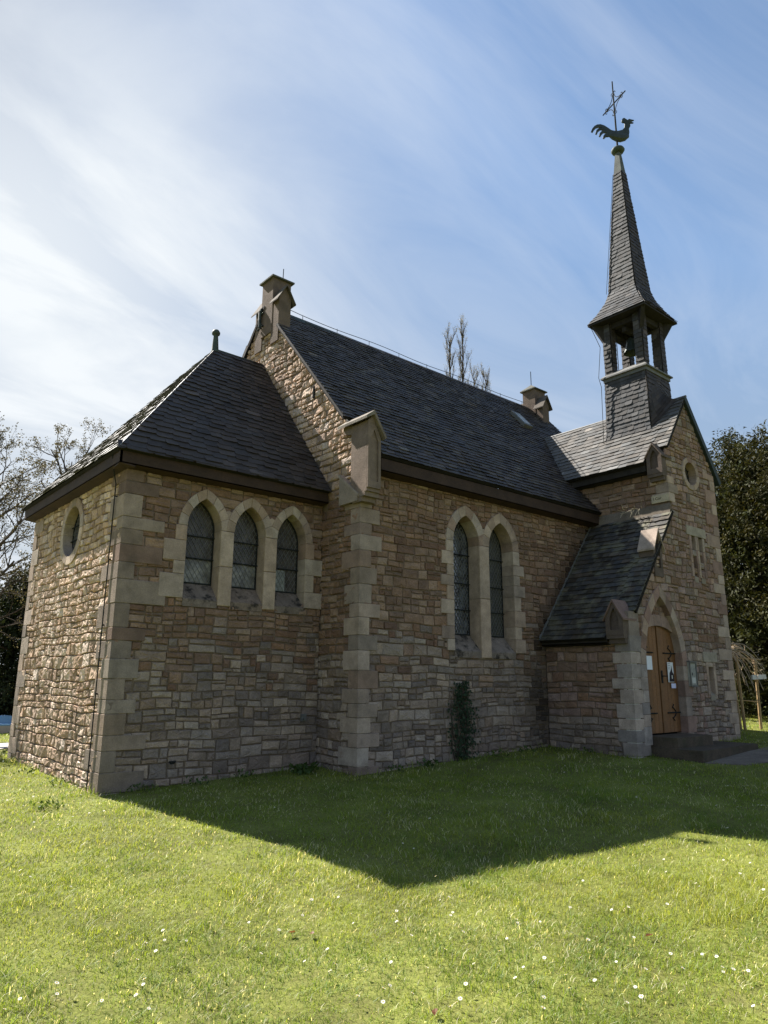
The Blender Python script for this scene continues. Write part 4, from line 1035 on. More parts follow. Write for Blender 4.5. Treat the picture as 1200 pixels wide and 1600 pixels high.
text('1.Cor', (Xu-.024, -2.84, 5.60), (math.pi/2, 0, -math.pi/2), .09, M_IRON, ds)

# ---- lightning conductor on the near corner ------------------------
b = MB(); y_ = .34
b.tube([(-.22, .12, 5.0), (-.12, .25, 4.75), (-.045, y_, 4.6)]+[(-.045, y_, z) for z in np.linspace(4.2, 0.0, 8)], .010, 5)
for z in np.linspace(.4, 4.4, 5): b.tube([(-.045, y_, z), (.02, y_, z)], .012, 4)
o = b.build('lightning_conductor', M_IRON, church)
# wall ironwork: tie anchor, small vents, boot scraper ring
b = MB(); b.tube([(Lc-.05, .35, 7.05), (Lc-.05, .35, 7.3)], .025, 6); b.tube([(Lc-.03, .35, 7.17), (Lc+.05, .35, 7.17)], .02, 6); b.build('tie_anchor', M_IRON, church)
b = MB(); b.tube([(1.0, -.03, .42), (1.05, -.06, .42), (1.1, -.03, .42)], .012, 5); b.tube([(1.0, -.03, .42), (1.03, -.04, .39), (1.08, -.04, .40), (1.1, -.03, .42)], .012, 5); b.build('wall_ring', M_IRON, church)
b = MB(); b.box((3.33, -.05, .93), (3.43, .0, 1.05)); b.tube([(3.38, -.09, .97), (3.38, -.02, .97)], .025, 8); b.build('water_tap', M_LEAD, church)

# ================================================================== NOTICES
def paper(x0, x1, z0, z1, lab, name, cols, y=None, th=.004, cat='notice'):
    y = yf+.112 if y is None else y
    b = MB(); b.box((x0, y, z0), (x1, y+th, z1), cols[0])
    return b, y
b, y_ = paper(9.52, 9.72, 1.86, 2.13, '', '', [(.75, .78, .82)])
o = b.build('notice', M_PAPER); tag(o, 'blank white sheet pinned on the left door leaf', 'notice')
b, y_ = paper(10.30, 10.53, 1.62, 2.02, '', '', [(.7, .72, .72)], y=yf+.108)
po = b.build('poster', M_PAPER); tag(po, 'white poster with a dark tower silhouette on the right door leaf', 'poster')
b = MB(); pts = [(10.33, 1.63), (10.525, 1.63), (10.525, 1.78), (10.48, 1.83), (10.47, 1.90), (10.455, 1.97), (10.44, 1.90), (10.42, 1.86), (10.36, 1.80)]
tess = geometry.tessellate_polygon([[Vector((p[0], p[1], 0)) for p in pts]]); b.add([(p[0], y_-.002, p[1]) for p in pts], [tuple(f) for f in tess], (.03, .025, .03))
for k in range(4): b.box((10.315, y_-.0015, 1.985-k*.035), (10.42-.01*k, y_-.0005, 1.997-k*.035), (.25, .25, .27))
b.box((10.44, y_-.0035, 1.69), (10.47, y_-.0025, 1.76), (.7, .68, .6))
b.build('printed_picture', M_PAPER, po, fix=True)
b, y_ = paper(10.40, 10.58, 1.50, 1.595, '', '', [(.62, .64, .85)], y=yf+.106); o = b.build('notice', M_PAPER); tag(o, 'small pale slip of paper below the poster', 'notice')
nb = tag(empty('notice_board', (11.0, yf-.02, 1.78)), 'grey glazed notice case on the wall right of the door', 'notice board')
b = MB(); b.box((10.87, yf-.07, 1.54), (11.15, yf-.017, 2.03), (.33, .33, .29)); rel(b.build('board_case', M_DRESS), nb)
b = MB()
for lo, hi in (((10.865, yf-.085, 1.535), (10.895, yf-.068, 2.035)), ((11.125, yf-.085, 1.535), (11.155, yf-.068, 2.035)), ((10.895, yf-.085, 1.535), (11.125, yf-.068, 1.565)), ((10.895, yf-.085, 2.005), (11.125, yf-.068, 2.035))): b.box(lo, hi)
b.box((10.85, yf-.1, 2.036), (11.17, yf-.02, 2.055)); rel(b.build('frame', M_LEAD), nb)
b = MB(); b.box((10.93, yf-.075, 1.60), (11.08, yf-.071, 1.72), (.5, .5, .46)); b.box((10.95, yf-.075, 1.76), (10.99, yf-.071, 1.82), (.08, .08, .08)); rel(b.build('sheet', M_PAPER), nb)

# ================================================================== PLANTS
def leafquad(mb, p, n_, t, ln, wd, col):
    t = Vector(t).normalized(); s = Vector(n_).cross(t)
    if s.length < 1e-4: s = t.orthogonal()
    s.normalize(); p = Vector(p)
    mb.add([p, p+t*ln*.45+s*wd*.5, p+t*ln, p+t*ln*.45-s*wd*.5], [(0, 1, 2, 3)], col)
def rv(r): 
    while True:
        v = Vector((r.uniform(-1, 1), r.uniform(-1, 1), r.uniform(-1, 1)))
        if .05 < v.length < 1: return v.normalized()
# ivy on the nave wall
r = random.Random(21)
ivy = tag(empty('ivy', (6.15, yn-.05, gz(6.15, yn))), 'dark green ivy climbing the nave wall below the twin lancets', 'plant')
st_ = MB(); lv = MB()
for k in range(9):
    x = 6.02+r.uniform(-.08, .25); pts = []; z = .12; top = r.uniform(1.0, 1.62); drift = r.uniform(-.12, .12)
    while z < top:
        pts.append((x, yn-.03-r.uniform(0, .02), z)); x += drift*.12+r.uniform(-.03, .03); z += .1
    if len(pts) > 1: st_.tube(pts, [.014*(1-.7*i/len(pts)) for i in range(len(pts))], 5, (.08, .06, .04))
for k in range(950):
    z = .1+1.53*r.random()**.9; t = (z-.1)/1.5
    hw = .20+.10*math.sin(min(1, t*1.3)*math.pi); hw *= 1 if t < .8 else .75
    x = 6.16-.04*t+r.gauss(0, hw*.68)
    if t > .72 and -.03 < x-6.13 < .02: continue
    if abs(x-6.15) > .42 or (z < .45 and x > 6.3 and x < 6.38): continue
    dep = r.random()**2*.11*(1-.5*t)
    n_ = Vector((r.uniform(-.6, .6), -1, r.uniform(-.2, .7))).normalized()
    kk = r.uniform(.6, 1.5)
    leafquad(lv, (x, yn-.035-dep, z), n_, Vector((r.uniform(-.8, .8), r.uniform(-.3, .1), -1)), r.uniform(.035, .065), r.uniform(.03, .055), (.022*kk, .040*kk, .018*kk))
rel(st_.build('stem', M_BARK), ivy); rel(lv.build('foliage', M_IVY), ivy)

def grow(mb, lf, p, d, ln, rad, lev, r, ctl):
    """one limb with its side limbs; leaf tufts at the thin ends"""
    n = 5; pts = [Vector(p)]; q = Vector(p); d = Vector(d).normalized(); ds = []
    for i in range(n):
        d = (d+rv(r)*ctl['wig']+Vector((0, 0, 1))*ctl['up'].get(lev, .05)).normalized(); q = q+d*ln/n; pts.append(q); ds.append(d)
    rr = [rad*(1-.62*i/n) for i in range(n+1)]
    (mb if lev < 2 else lf[1]).tube(pts, rr, 6 if lev < 2 else 3, ctl['bark'], cap=False)
    if lev < ctl['levels']:
        for k in range(ctl['kids'][lev]):
            t = r.uniform(.3, 1.0); i = min(n-1, int(t*n)); pp = pts[i].lerp(pts[i+1], t*n-i)
            s = ds[i].orthogonal().normalized(); ax = Matrix.Rotation(r.uniform(0, 6.283), 3, ds[i]) @ s
            nd = (ds[i]*math.cos(ctl['ang'])+ax*math.sin(ctl['ang'])*r.uniform(.7, 1.2)).normalized()
            grow(mb, lf, pp, nd, ln*ctl['len'][lev]*r.uniform(.7, 1.15), rr[i]*.62, lev+1, r, ctl)
    if lev >= ctl['levels']-1:
        for pp in pts[2:]:
            for _ in range(ctl['leaves']):
                if r.random() < .75:
                    kk = r.uniform(.7, 1.35); c_ = ctl['leaf']; w = rv(r)
                    leafquad(lf[0], pp+rv(r)*ctl['spread'], rv(r), w, ctl['size']*r.uniform(.6, 1.3), ctl['size']*.7, (c_[0]*kk, c_[1]*kk, c_[2]*kk))
def budtree(base, lab, seed, h, rad, ctl, lean=(0, 0), group=None, limbs=5, spread=.6, name='budding_tree', start=.45):
    r = random.Random(seed); base = Vector(base)
    t = tag(empty(name, base), lab, 'tree', group)
    tr = MB(); lf = (MB(), MB()); pts = [base-Vector((0, 0, .3))]; n = 8
    for i in range(1, n+1): pts.append(base+Vector((lean[0]*i/n+r.uniform(-.06, .06), lean[1]*i/n+r.uniform(-.06, .06), h*i/n)))
    tr.tube(pts, [rad*(1.25 if i == 0 else 1-.7*i/n) for i in range(n+1)], 8, ctl['bark'])
    for k in range(limbs):
        q = start+(1-start)*(k+.5)/limbs; i = min(n-1, int(q*n)); p = pts[i].lerp(pts[i+1], q*n-i)
        a = k*2.4+r.uniform(-.5, .5); d = Vector((math.cos(a)*spread, math.sin(a)*spread, 1-.35*spread)).normalized()
        grow(tr, lf, p, d, ctl['L']*(1.15-.55*q), rad*.5*(1.1-.5*q), 0, r, ctl)
    rel(tr.build('trunk', M_BARK), t)
    cr_ = lf[0].build('crown', M_LEAF); rel(cr_, t)
    tw = lf[1].build('twigs', M_BARK); tw.parent = cr_
    return t
ctlA = dict(wig=.22, up={0: .10, 1: .06, 2: .03}, levels=3, kids=[4, 4, 3], len=[.6, .55, .5], ang=.75, leaves=3, spread=.05, size=.05, leaf=(.075, .068, .045), bark=(.10, .088, .075), L=2.6)
budtree((2.25, 11.6, gz(2.25, 11.6)), 'budding tree whose open crown rises above the sunlit eaves', 31, 7.5, .10, dict(ctlA, L=2.0), (-.1, -.6), 'trees left of the church', 7, .75, start=.78)
budtree((-.75, 10.6, gz(-.75, 10.6)), 'dense twiggy budding tree at the left edge of the picture', 47, 6.4, .13, dict(ctlA, L=2.6, kids=[6, 5, 3]), (.9, -.4), 'trees left of the church', 11, .9, start=.3)
ctlP = dict(wig=.10, up={0: .35, 1: .25, 2: .15}, levels=2, kids=[5, 4], len=[.5, .55], ang=.5, leaves=1, spread=.10, size=.07, leaf=(.2, .18, .14), bark=(.2, .18, .155), L=2.5)
for i, (x, y, top, lab) in enumerate(((35.8, 27.6, 29.6, 'bare slim poplar above the nave ridge, left of the tallest one'), (36.5, 26.9, 30.4, 'bare slim poplar above the nave ridge, tallest of four'), (40.8, 29.5, 28.3, 'short bare poplar above the ridge, right of the tallest one'), (41.5, 28.8, 28.2, 'low bare poplar tip above the ridge, nearest the far pinnacle'))):
    budtree((x, y, .8), lab, 60+i, top-1.0, .13, ctlP, (0, 0), 'poplars behind the nave', 20, .42, 'poplar_tree', start=.72)

def evergreen(base, lab, seed, h, radx, n, col, name='yew_tree', group=None, trunk=.35, size=.105, droop=.5, low=.03, dense=52, inner=.8):
    """yew: trunk, limbs, and clumps of short drooping sprays spread through the crown"""
    r = random.Random(seed); base = Vector(base); t = tag(empty(name, base), lab, 'tree', group)
    tr = MB(); tr.tube([base-Vector((0, 0, .3)), base+Vector((.05, 0, h*.4)), base+Vector((0, .1, h*.9))], [trunk*1.2, trunk*.8, trunk*.15], 9, (.05, .035, .028))
    fo = MB()
    for k in range(n):
        z = low+(1-low)*r.random()**.85; prof = (math.sin(min(1, (1-z)*1.25+.12)*math.pi/2))**.75
        a = r.uniform(0, 6.283); lob = 1+.22*math.sin(3*a+seed+z*9)+.12*math.sin(7*a+z*17)
        R = radx*prof*lob*(1-.55*r.random()**2.2); ctr = base+Vector((R*math.cos(a), R*math.sin(a), z*h*(1+.05*math.sin(5*a+seed))))
        if k % 6 == 0: tr.tube([base+Vector((0, 0, max(.2, z*h*.8))), base+Vector((R*.5*math.cos(a), R*.5*math.sin(a), z*h*.92)), ctr], [.06, .04, .015], 4, (.05, .035, .028), cap=False)
        out = Vector((math.cos(a), math.sin(a), .15)); kk = r.uniform(.65, 1.45); warm = r.uniform(-.1, .25)
        cc = (col[0]*kk*(1+warm), col[1]*kk, col[2]*kk)
        for s in range(dense):
            d = (out*.6+rv(r)*.9+Vector((0, 0, -droop*r.random()))).normalized(); p = ctr+rv(r)*r.random()*.42
            kj = r.uniform(.8, 1.25)
            leafquad(fo, p, rv(r), d, size*r.uniform(.8, 1.7), size*r.uniform(.3, .6), (cc[0]*kj, cc[1]*kj, cc[2]*kj))
    # inner boughs: larger, sparser sprays that close the crown
    for k in range(int(n*inner)):
        z = low+(1-low)*r.random(); prof = (math.sin(min(1, (1-z)*1.25+.12)*math.pi/2))**.75; a = r.uniform(0, 6.283); R = radx*prof*.72*math.sqrt(r.random())
        p0 = base+Vector((R*math.cos(a), R*math.sin(a), z*h*.93)); kk = r.uniform(.6, 1.2)
        for s in range(40):
            leafquad(fo, p0+rv(r)*r.random()*.7, rv(r), rv(r)+Vector((0, 0, -.4)), r.uniform(.14, .32), r.uniform(.05, .11), (col[0]*kk, col[1]*kk, col[2]*kk))
    rel(tr.build('trunk', M_BARK), t); rel(fo.build('crown', M_YEW), t); return t
evergreen((22.0, -1.1, .55), 'huge dark yew standing right of the church', 71, 9.3, 4.9, 1500, (.036, .040, .013), group='yews right of the church', trunk=.5)
evergreen((25.5, -5.5, .55), 'second dark yew at the right edge of the picture', 72, 8.6, 4.2, 800, (.032, .035, .013), group='yews right of the church', trunk=.45)
evergreen((24.0, 3.2, .55), 'dark yew behind the wing, mostly hidden', 73, 8.2, 4.0, 600, (.033, .036, .013), group='yews right of the church', trunk=.4)
evergreen((30.5, -6.5, .55), 'far dark yew closing the view at the right edge', 74, 9.5, 5.5, 700, (.036, .042, .015), group='yews right of the church', trunk=.45, size=.15)
evergreen((2.3, 13.8, .3), 'dark evergreen shrub close behind the far corner of the end wall', 81, 4.6, 1.5, 300, (.026, .034, .014), 'evergreen_shrub', 'evergreens left of the church', .12)
evergreen((-.6, 15.6, .3), 'broad dark evergreen shrub at the left edge', 82, 3.4, 2.3, 320, (.026, .032, .014), 'evergreen_shrub', 'evergreens left of the church', .12)

# weeping sapling with its stakes
wp = tag(empty('weeping_tree', (14.75, -2.0, .5)), 'young weeping tree with bare arching branches beside the wing', 'tree')
r = random.Random(91); tr = MB(); tr.tube([(14.75, -2.0, .4), (14.76, -2.0, 1.4), (14.74, -2.02, 2.35)], [.045, .035, .03], 7); rel(tr.build('trunk', M_BARK), wp)
cr_ = MB()
for k in range(60):
    a = r.uniform(0, 6.283); R = r.uniform(.4, 1.15); up_ = r.uniform(.1, .4); dr = r.uniform(.3, 1.1); pts = []
    for i in range(9):
        q = i/8; pts.append((14.74+R*q*math.cos(a)+r.uniform(-.02, .02), -2.02+R*q*math.sin(a)+r.uniform(-.02, .02), 2.33+up_*math.sin(q*2.2)-dr*q**2.6))
    cr_.tube(pts, [.019*(1-.75*i/8) for i in range(9)], 4, (.26, .20, .14), cap=False)
    for _ in range(3):
        i = r.randrange(3, 8); p = Vector(pts[i]); cr_.tube([p, p+Vector((r.uniform(-.12, .12), r.uniform(-.12, .12), r.uniform(-.1, .15)))], [.006, .003], 3, (.26, .20, .14), cap=False)
rel(cr_.build('crown', surf('pale_twigs', (.46, .36, .26), .9, .1, .2)), wp)
frm = tag(empty('tree_stakes', (14.9, -2.3, .5)), 'frame of round timber stakes holding the weeping tree', 'tree stakes')
def stake(a, b_, rad=.04):
    m_ = MB(); m_.tube([a, Vector(a).lerp(Vector(b_), .5), b_], rad, 8); return rel(m_.build('stake', M_WOODPOLE), frm)
stake((15.05, -2.36, .3), (14.95, -2.36, 2.28)); stake((15.0, -2.28, .3), (14.88, -2.25, 2.26)); stake((15.62, -2.50, .3), (15.42, -2.62, 2.2))
m_ = MB(); m_.tube([(14.85, -2.25, 2.25), (15.55, -2.72, 2.20)], .022, 6); rel(m_.build('crossbar', M_WOODPOLE), frm)
m_ = MB(); m_.tube([(14.95, -2.33, 1.2), (15.6, -2.56, 1.15)], .012, 5); rel(m_.build('crossbar', M_WOODPOLE), frm)
m_ = MB(); m_.prism([(14.95, -2.72, 1.70), (15.75, -2.72, 1.72), (15.75, -2.72, 1.83), (14.95, -2.72, 1.81)], (0, .03, 0)); rel(m_.build('name_board', surf('white_board', (.6, .6, .57), .7, .2, .08), fix=True), frm)

# weeds at the wall foot
def weed(x, y, lab, seed, n=60, s=.09):
    r = random.Random(seed); z = gz(x, y); t = tag(empty('weed', (x, y, z)), lab, 'weed'); m_ = MB()
    for k in range(n):
        a = r.uniform(0, 6.283); d = Vector((math.cos(a), math.sin(a), r.uniform(.3, 1.5))); kk = r.uniform(.7, 1.3)
        leafquad(m_, Vector((x, y, z))+Vector((r.gauss(0, .11), r.gauss(0, .08), r.uniform(0, .1))), rv(r), d, s*r.uniform(.6, 1.4), s*.6, (.06*kk, .10*kk, .025*kk))
    rel(m_.build('foliage', M_LEAF), t)
weed(3.15, -.45, 'leafy weed in the corner between chancel and nave', 3, 130)
weed(5.05, -1.35, 'small weed at the foot of the nave wall', 4, 50, .07)
weed(-.75, -.35, 'bright weed clump on the lawn beside the sunlit end wall', 5, 45, .06)
for k, (x, y) in enumerate(((.55, -.18), (1.35, -.2), (2.2, -.17), (4.4, -1.3), (6.9, -1.32), (7.7, -1.33), (-.2, 1.2), (-.22, 2.6), (-.2, 3.7), (8.6, -2.2))):
    weed(x, y, 'low weed tuft at the foot of the church wall', 40+k, 26, .055)
for o in COL.objects:
    if o.get('label') == 'low weed tuft at the foot of the church wall': o['group'] = 'weed tufts along the wall foot'
# dry creeper hanging on the lean-to ridge
dc = tag(empty('dry_plant', (10.7, -2.3, 5.35)), 'withered plant rooted at the top of the lean-to roof', 'plant')
m_ = MB(); r = random.Random(9)
for k in range(16):
    p = Vector((10.66, -2.0-r.uniform(0, .55), 5.42)); d = Vector((-1, r.uniform(-.8, .5), r.uniform(-.9, .4))).normalized(); pts = [p]
    for i in range(4): d = (d+rv(r)*.3).normalized(); p = p+d*r.uniform(.04, .09); pts.append(p)
    m_.tube(pts, .006, 4, (.3, .26, .18))
rel(m_.build('stem', surf('dry_stems', (.34, .30, .22), .9, .1)), dc)

# ================================================================== PATHS, FURNITURE AT THE EDGES
def strip(name, pts, mat, lift=.012):
    P = [(x, y) for x, y in pts]; m_ = MB(); cx = sum(p[0] for p in P)/len(P); cy = sum(p[1] for p in P)/len(P)
    m_.add([(x, y, gz(x, y)+lift) for x, y in P]+[(x, y, gz(x, y)-.2) for x, y in P], [tuple(range(len(P)))]+[(i, len(P)+i, len(P)+(i+1) % len(P), (i+1) % len(P)) for i in range(len(P))])
    o_ = m_.build(name, mat, fix=True); o_['kind'] = 'structure'; return o_
strip('path', [(9.2, -4.15), (11.2, -4.06), (13.2, -4.1), (17.5, -5.2), (17.5, -6.8), (13, -5.3), (9.6, -4.72)], M_PATH, .015)
strip('pavement', [(-9, 6.3), (-.35, 6.3), (.8, 7.0), (.8, 8.0), (-9, 8.0)], M_CONC, .02)
pl = tag(empty('water_basin', (.3, 12.6, .25)), 'low pale blue painted basin on the grass at the left edge', 'basin')
m_ = MB(); m_.prism([(-2.6, 11.2, .05), (1.75, 11.2, .05), (1.75, 12.9, .05), (-2.6, 12.9, .05)], (0, 0, .33)); rel(m_.build('side', M_CONC, fix=True), pl)
m_ = MB(); m_.prism([(-2.6, 11.2, .384), (1.75, 11.2, .384), (1.75, 12.9, .384), (-2.6, 12.9, .384)], (0, 0, .03)); rel(m_.build('top', M_BLUE, fix=True), pl)
m_ = MB(); m_.box((1.05, 12.0, .415), (1.7, 12.6, .6)); rel(m_.build('block', M_BLUE), pl)
bn = tag(empty('bench', (2.0, 15.0, .3)), 'weathered wooden bench on the grass at the left edge', 'bench')
m_ = MB(); m_.box((-.5, 14.6, .74), (2.6, 15.0, .80)); rel(m_.build('seat', M_PLANK), bn)
m_ = MB(); m_.box((1.7, 15.1, .98), (3.6, 15.16, 1.10)); rel(m_.build('backrest', M_PLANK), bn)
for x in (0, 2.1):
    m_ = MB(); m_.prism([(x, 14.65, .2), (x+.07, 14.65, .2), (x+.07, 14.65, .74), (x, 14.65, .74)], (0, .3, 0)); m_.prism([(x+.005, 14.96, .5), (x+.065, 14.96, .5), (x+.065, 15.1, 1.05), (x+.005, 15.1, 1.05)], (0, .05, 0)); rel(m_.build('leg', M_DARKWOOD, fix=True), bn)

# ================================================================== LAWN
def inside(x, y, m=.03):
    a = (x > -m) & (x < Lc+.2) & (y > -m) & (y < Wc+m)
    b_ = (x > Lc-m) & (x < Xe) & (y > yn-m) & (y < yN)
    c_ = (x > Xl-m) & (x < Xr+m) & (y > yf-m) & (y < yn+.1)
    d = (x > 9.2) & (x < 11.8) & (y > -4.13) & (y < yf)
    e_ = (x > 9.3) & (x < 17.5) & (y < -4.1-.16*np.clip(x-11, 0, 9)) & (y > -4.72-.25*np.clip(x-9.6, 0, 9)) & (x > 9.4)
    f = (x < .8) & (y > 6.3) & (y < 8.0)
    return a | b_ | c_ | d | e_ | f
def make_grass():
    g = np.random.default_rng(8); XY = []; Sc = []
    fy = np.array([math.sin(YAW), math.cos(YAW)]); rx = np.array([math.cos(YAW), -math.sin(YAW)]); cc = np.array([CAM.x, CAM.y])
    for d0, d1, dens, sc in ((2.2, 4.5, 6500, 1.0), (4.5, 7.5, 3600, 1.25), (7.5, 12, 1500, 1.7), (12, 18, 520, 2.5), (18, 34, 110, 4.2)):
        hw = .72*d1; n = int(dens*(d1-d0)*2*hw)
        dd = g.uniform(d0, d1, n); ss = g.uniform(-hw, hw, n)
        k = np.abs(ss) < .72*dd+.5; P = cc+dd[k, None]*fy+ss[k, None]*rx
        P = P[~inside(P[:, 0], P[:, 1])]; XY.append(P); Sc.append(np.full(len(P), sc))
    P = np.concatenate(XY); sc = np.concatenate(Sc); n = len(P)
    def vn(x, y, s, seed):      # smooth value noise
        q = np.random.default_rng(seed).random((64, 64)); u, v = (x*s) % 64, (y*s) % 64; i, j = u.astype(int), v.astype(int); a, b_ = u-i, v-j; a = a*a*(3-2*a); b_ = b_*b_*(3-2*b_)
        return (q[i % 64, j % 64]*(1-a)+q[(i+1) % 64, j % 64]*a)*(1-b_)+(q[i % 64, (j+1) % 64]*(1-a)+q[(i+1) % 64, (j+1) % 64]*a)*b_
    m1 = vn(P[:, 0]+50, P[:, 1]+50, .9, 1); m2 = vn(P[:, 0]+50, P[:, 1]+50, 3.5, 2); m3 = vn(P[:, 0]+50, P[:, 1]+50, 9., 3)
    keep = g.random(n) < np.clip(.35+.9*m2+.3*m3, 0, 1); P, sc, m1, m2, m3 = P[keep], sc[keep], m1[keep], m2[keep], m3[keep]; n = len(P)
    h = (.012+.014*m1+.024*m2*m2+.014*g.random(n))*(.85+.15*sc)
    near = inside(P[:, 0], P[:, 1], .16) & ~inside(P[:, 0], P[:, 1], .03)
    h = np.where(near, h*g.uniform(1.2, 2.6, n), h)
    tuft = (vn(P[:, 0]+31, P[:, 1]+11, 1.7, 5) > .80) | (vn(P[:, 0]+7, P[:, 1]+23, 4.1, 15) > .86)
    h = np.where(tuft, h*1.7, h)
    a = g.uniform(0, 2*math.pi, n); lean = g.uniform(.3, 1.9, n)
    w = .0030*sc*g.uniform(.7, 1.3, n)
    dx, dy = np.cos(a), np.sin(a); b2 = a+math.pi/2+g.uniform(-.6, .6, n); sx, sy = np.cos(b2)*w/2, np.sin(b2)*w/2
    z0 = gznp(P[:, 0], P[:, 1])-.004
    V = np.zeros((n, 5, 3), np.float32)
    def row(t, k): return P[:, 0]+dx*h*lean*k, P[:, 1]+dy*h*lean*k, z0+h*t
    x, y, z = row(0, 0); V[:, 0] = np.stack([x-sx, y-sy, z], 1); V[:, 1] = np.stack([x+sx, y+sy, z], 1)
    x, y, z = row(.6, .3); V[:, 2] = np.stack([x+sx*.8, y+sy*.8, z], 1); V[:, 3] = np.stack([x-sx*.8, y-sy*.8, z], 1)
    x, y, z = row(.95, 1); V[:, 4] = np.stack([x, y, z], 1)
    base = np.array([.190, .272, .030]); yel = np.array([.305, .33, .058]); dry = np.array([.66, .62, .42]); deep = np.array([.118, .198, .027])
    t = np.clip(m1*.9-.2+g.normal(0, .25, n), 0, 1)[:, None]; C_ = base*(1-t)+yel*t
    t = np.clip((m3*.5+vn(P[:, 0]+9, P[:, 1]+41, 1.1, 21)*.7-.62)*3+g.normal(0, .1, n), 0, 1)[:, None]*.85; C_ = C_*(1-t)+deep*t
    dm = g.random(n) < .07+.10*(vn(P[:, 0]+20, P[:, 1]+70, 1.3, 9) > .62); C_[dm] = dry*g.uniform(.6, 1.3, (dm.sum(), 1))
    C_ *= g.uniform(.75, 1.25, (n, 1))
    me = bpy.data.meshes.new('grass'); nv = n*5
    me.vertices.add(nv); me.vertices.foreach_set('co', V.ravel())
    idx = np.arange(n, dtype=np.int32)[:, None]*5; F = np.concatenate([idx+np.array([[0, 1, 2, 3]], np.int32), idx+np.array([[3, 2, 4]], np.int32)], 1)
    me.loops.add(n*7); me.loops.foreach_set('vertex_index', F.ravel())
    me.polygons.add(n*2); ls = (np.arange(n, dtype=np.int32)[:, None]*7+np.array([[0, 4]], np.int32)); me.polygons.foreach_set('loop_start', ls.ravel())
    try: me.polygons.foreach_set('loop_total', np.tile(np.array([4, 3], np.int32), n))
    except Exception: pass
    at = me.attributes.new('Col', 'FLOAT_COLOR', 'POINT'); cc4 = np.ones((n, 5, 4), np.float32); cc4[:, :, :3] = C_[:, None, :]; at.data.foreach_set('color', cc4.ravel())
    me.update(calc_edges=True); me.validate(); me.materials.append(M_GRASS)
    o = bpy.data.objects.new('grass', me); COL.objects.link(o); o['kind'] = 'stuff'; o['label'] = 'short sunlit lawn grass with paler and deeper patches'; o['category'] = 'grass'
make_grass()

# daisies: one of each kind, then copies
r = random.Random(77)
def daisy_mesh(seed):
    r = random.Random(seed); d = empty('daisy', (0, 0, 0)); m_ = MB(); h = r.uniform(.035, .05)
    m_.tube([(0, 0, 0), (.004, .003, h*.6), (.006, .004, h)], .0012, 4, (.06, .09, .02))
    tilt = Matrix.Rotation(r.uniform(.1, .5), 3, Vector((1, .4, 0))); o_ = Vector((.006, .004, h))
    for k in range(15):
        a = 2*math.pi*k/15; dv = tilt @ Vector((math.cos(a), math.sin(a), .18+r.uniform(-.1, .1))); n_ = tilt @ Vector((0, 0, 1)); leafquad(m_, o_, n_, dv, .0125*r.uniform(.85, 1.15), .0052, (.78, .78, .74))
    s = m_.build('petals', M_PETAL)
    m2 = MB(); m2.lathe((0, 0, 0), [(.0045, 0), (.004, .002), (.002, .0032), (0, .0036)], 8, (.62, .42, .03))
    m2.v = [tuple(o_+tilt @ Vector(v)) for v in m2.v]; q = m2.build('flower_centre', M_PETAL)
    s.parent = d; q.parent = d
    return d
protos = [daisy_mesh(i) for i in range(2)]
def gpix(px, py):
    v = fw*1+rt*((px-600)/FPX)-up*((py-800)/FPX); z = 0
    for _ in range(30):
        t = (z-CAM.z)/v.z; p = CAM+v*t; z = .5*z+.5*gz(p.x, p.y)
    return p
spots = []
seen = [(919, 1487), (849, 1575), (726, 1558), (714, 1579), (717, 1582), (705, 1588), (850, 1599), (337, 1552), (195, 1550), (294, 1455), (252, 1470), (491, 1444), (527, 1414), (544, 1416), (548, 1440), (551, 1452), (434, 1469), (389, 1339), (472, 1390),
        (618, 1436), (619, 1455), (687, 1415), (701, 1413), (706, 1437), (703, 1443), (849, 1512), (852, 1517), (890, 1429), (857, 1456), (843, 1450), (1010, 1532), (1068, 1528), (933, 1386), (1041, 1370), (1037, 1353), (1130, 1352), (1138, 1365), (1156, 1375), (1156, 1389), (1172, 1357), (1171, 1329), (1092, 1393), (1088, 1392), (970, 1334), (975, 1334), (1034, 1287), (1192, 1418), (667, 1482), (668, 1530), (697, 1498), (984, 1494), (808, 1453), (816, 1377), (910, 1386), (952, 1432), (955, 1434), (982, 1432), (1119, 1264), (1134, 1264), (1185, 1265), (1190, 1266), (1196, 1266), (1162, 1236), (1137, 1233), (1162, 1223), (420, 1270), (428, 1270), (335, 1259)]
for px, py in seen: p = gpix(px, py); spots.append((p.x, p.y))
tries = 0
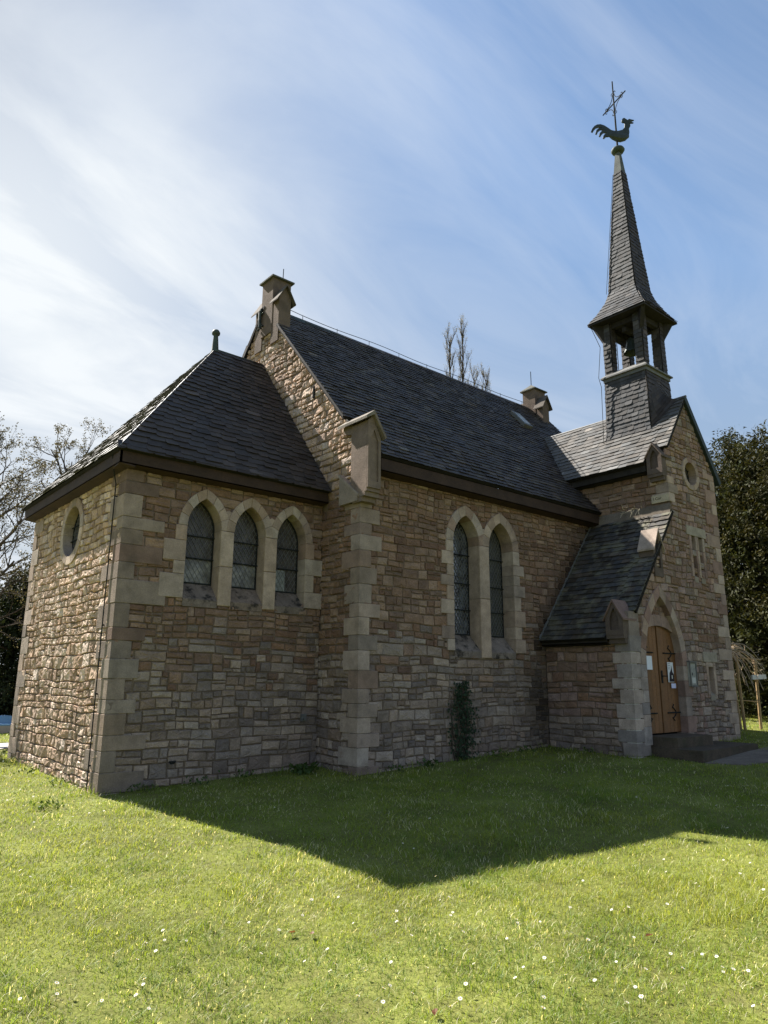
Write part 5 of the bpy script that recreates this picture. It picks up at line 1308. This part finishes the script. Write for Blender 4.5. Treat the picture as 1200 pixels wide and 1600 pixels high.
while len(spots) < 290 and tries < 20000:
    tries += 1; kind = r.random()
    if kind < .24: x, y = r.uniform(-3.0, -.15), r.uniform(-1.5, 4.5)       # thick by the end wall
    elif kind < .9:
        px, py = r.uniform(0, 1200), 1280+320*r.random()**.8; p = gpix(px, py); x, y = p.x, p.y
        if mnoise.noise(Vector((x*.8, y*.8, 3))) < -.05: continue
    else:
        p = gpix(r.uniform(600, 1200), r.uniform(1200, 1290)); x, y = p.x, p.y
    if bool(inside(np.array([x]), np.array([y]), .08)[0]): continue
    spots.append((x, y))
LAB = 'white daisy with a yellow centre open in the lawn'
for i, (x, y) in enumerate(spots):
    src = protos[i % 2]
    if i < 2: d = src
    else:
        d = src.copy(); COL.objects.link(d)
        for ch in list(src.children):
            k = ch.copy(); COL.objects.link(k); k.parent = d
    d.location = (x, y, gz(x, y)+.012); d.rotation_euler = (0, 0, r.uniform(0, 6.28)); sc = r.uniform(.85, 1.3); d.scale = (sc, sc, sc)
    tag(d, LAB, 'daisy', 'daisies scattered over the lawn')
# fallen brown leaves
def leaf_mesh():
    m_ = MB(); m_.add([(-.03, 0, 0), (-.012, .018, .006), (.015, .016, .012), (.034, 0, .004), (.015, -.016, .014), (-.012, -.018, .004), (0, 0, -.002)], [(0, 1, 6), (1, 2, 6), (2, 3, 6), (3, 4, 6), (4, 5, 6), (5, 0, 6)], (.14, .06, .03))
    return m_.build('fallen_leaf', M_LEAF)
fl = leaf_mesh()
for i, (px, py, lab) in enumerate(((455, 1465, 'reddish brown fallen leaf beside a daisy in the left lawn'), (487, 1467, 'dark fallen leaf right of the reddish one'), (1016, 1470, 'reddish fallen leaf in the right part of the lawn'), (680, 1592, 'brown fallen leaf at the bottom edge near three daisies'))):
    o = fl if i == 0 else fl.copy()
    if i: COL.objects.link(o)
    p = gpix(px, py); o.location = (p.x, p.y, gz(p.x, p.y)+.035); o.rotation_euler = (.2*i-.3, .25, i*1.3); tag(o, lab, 'leaf', 'fallen leaves on the lawn')
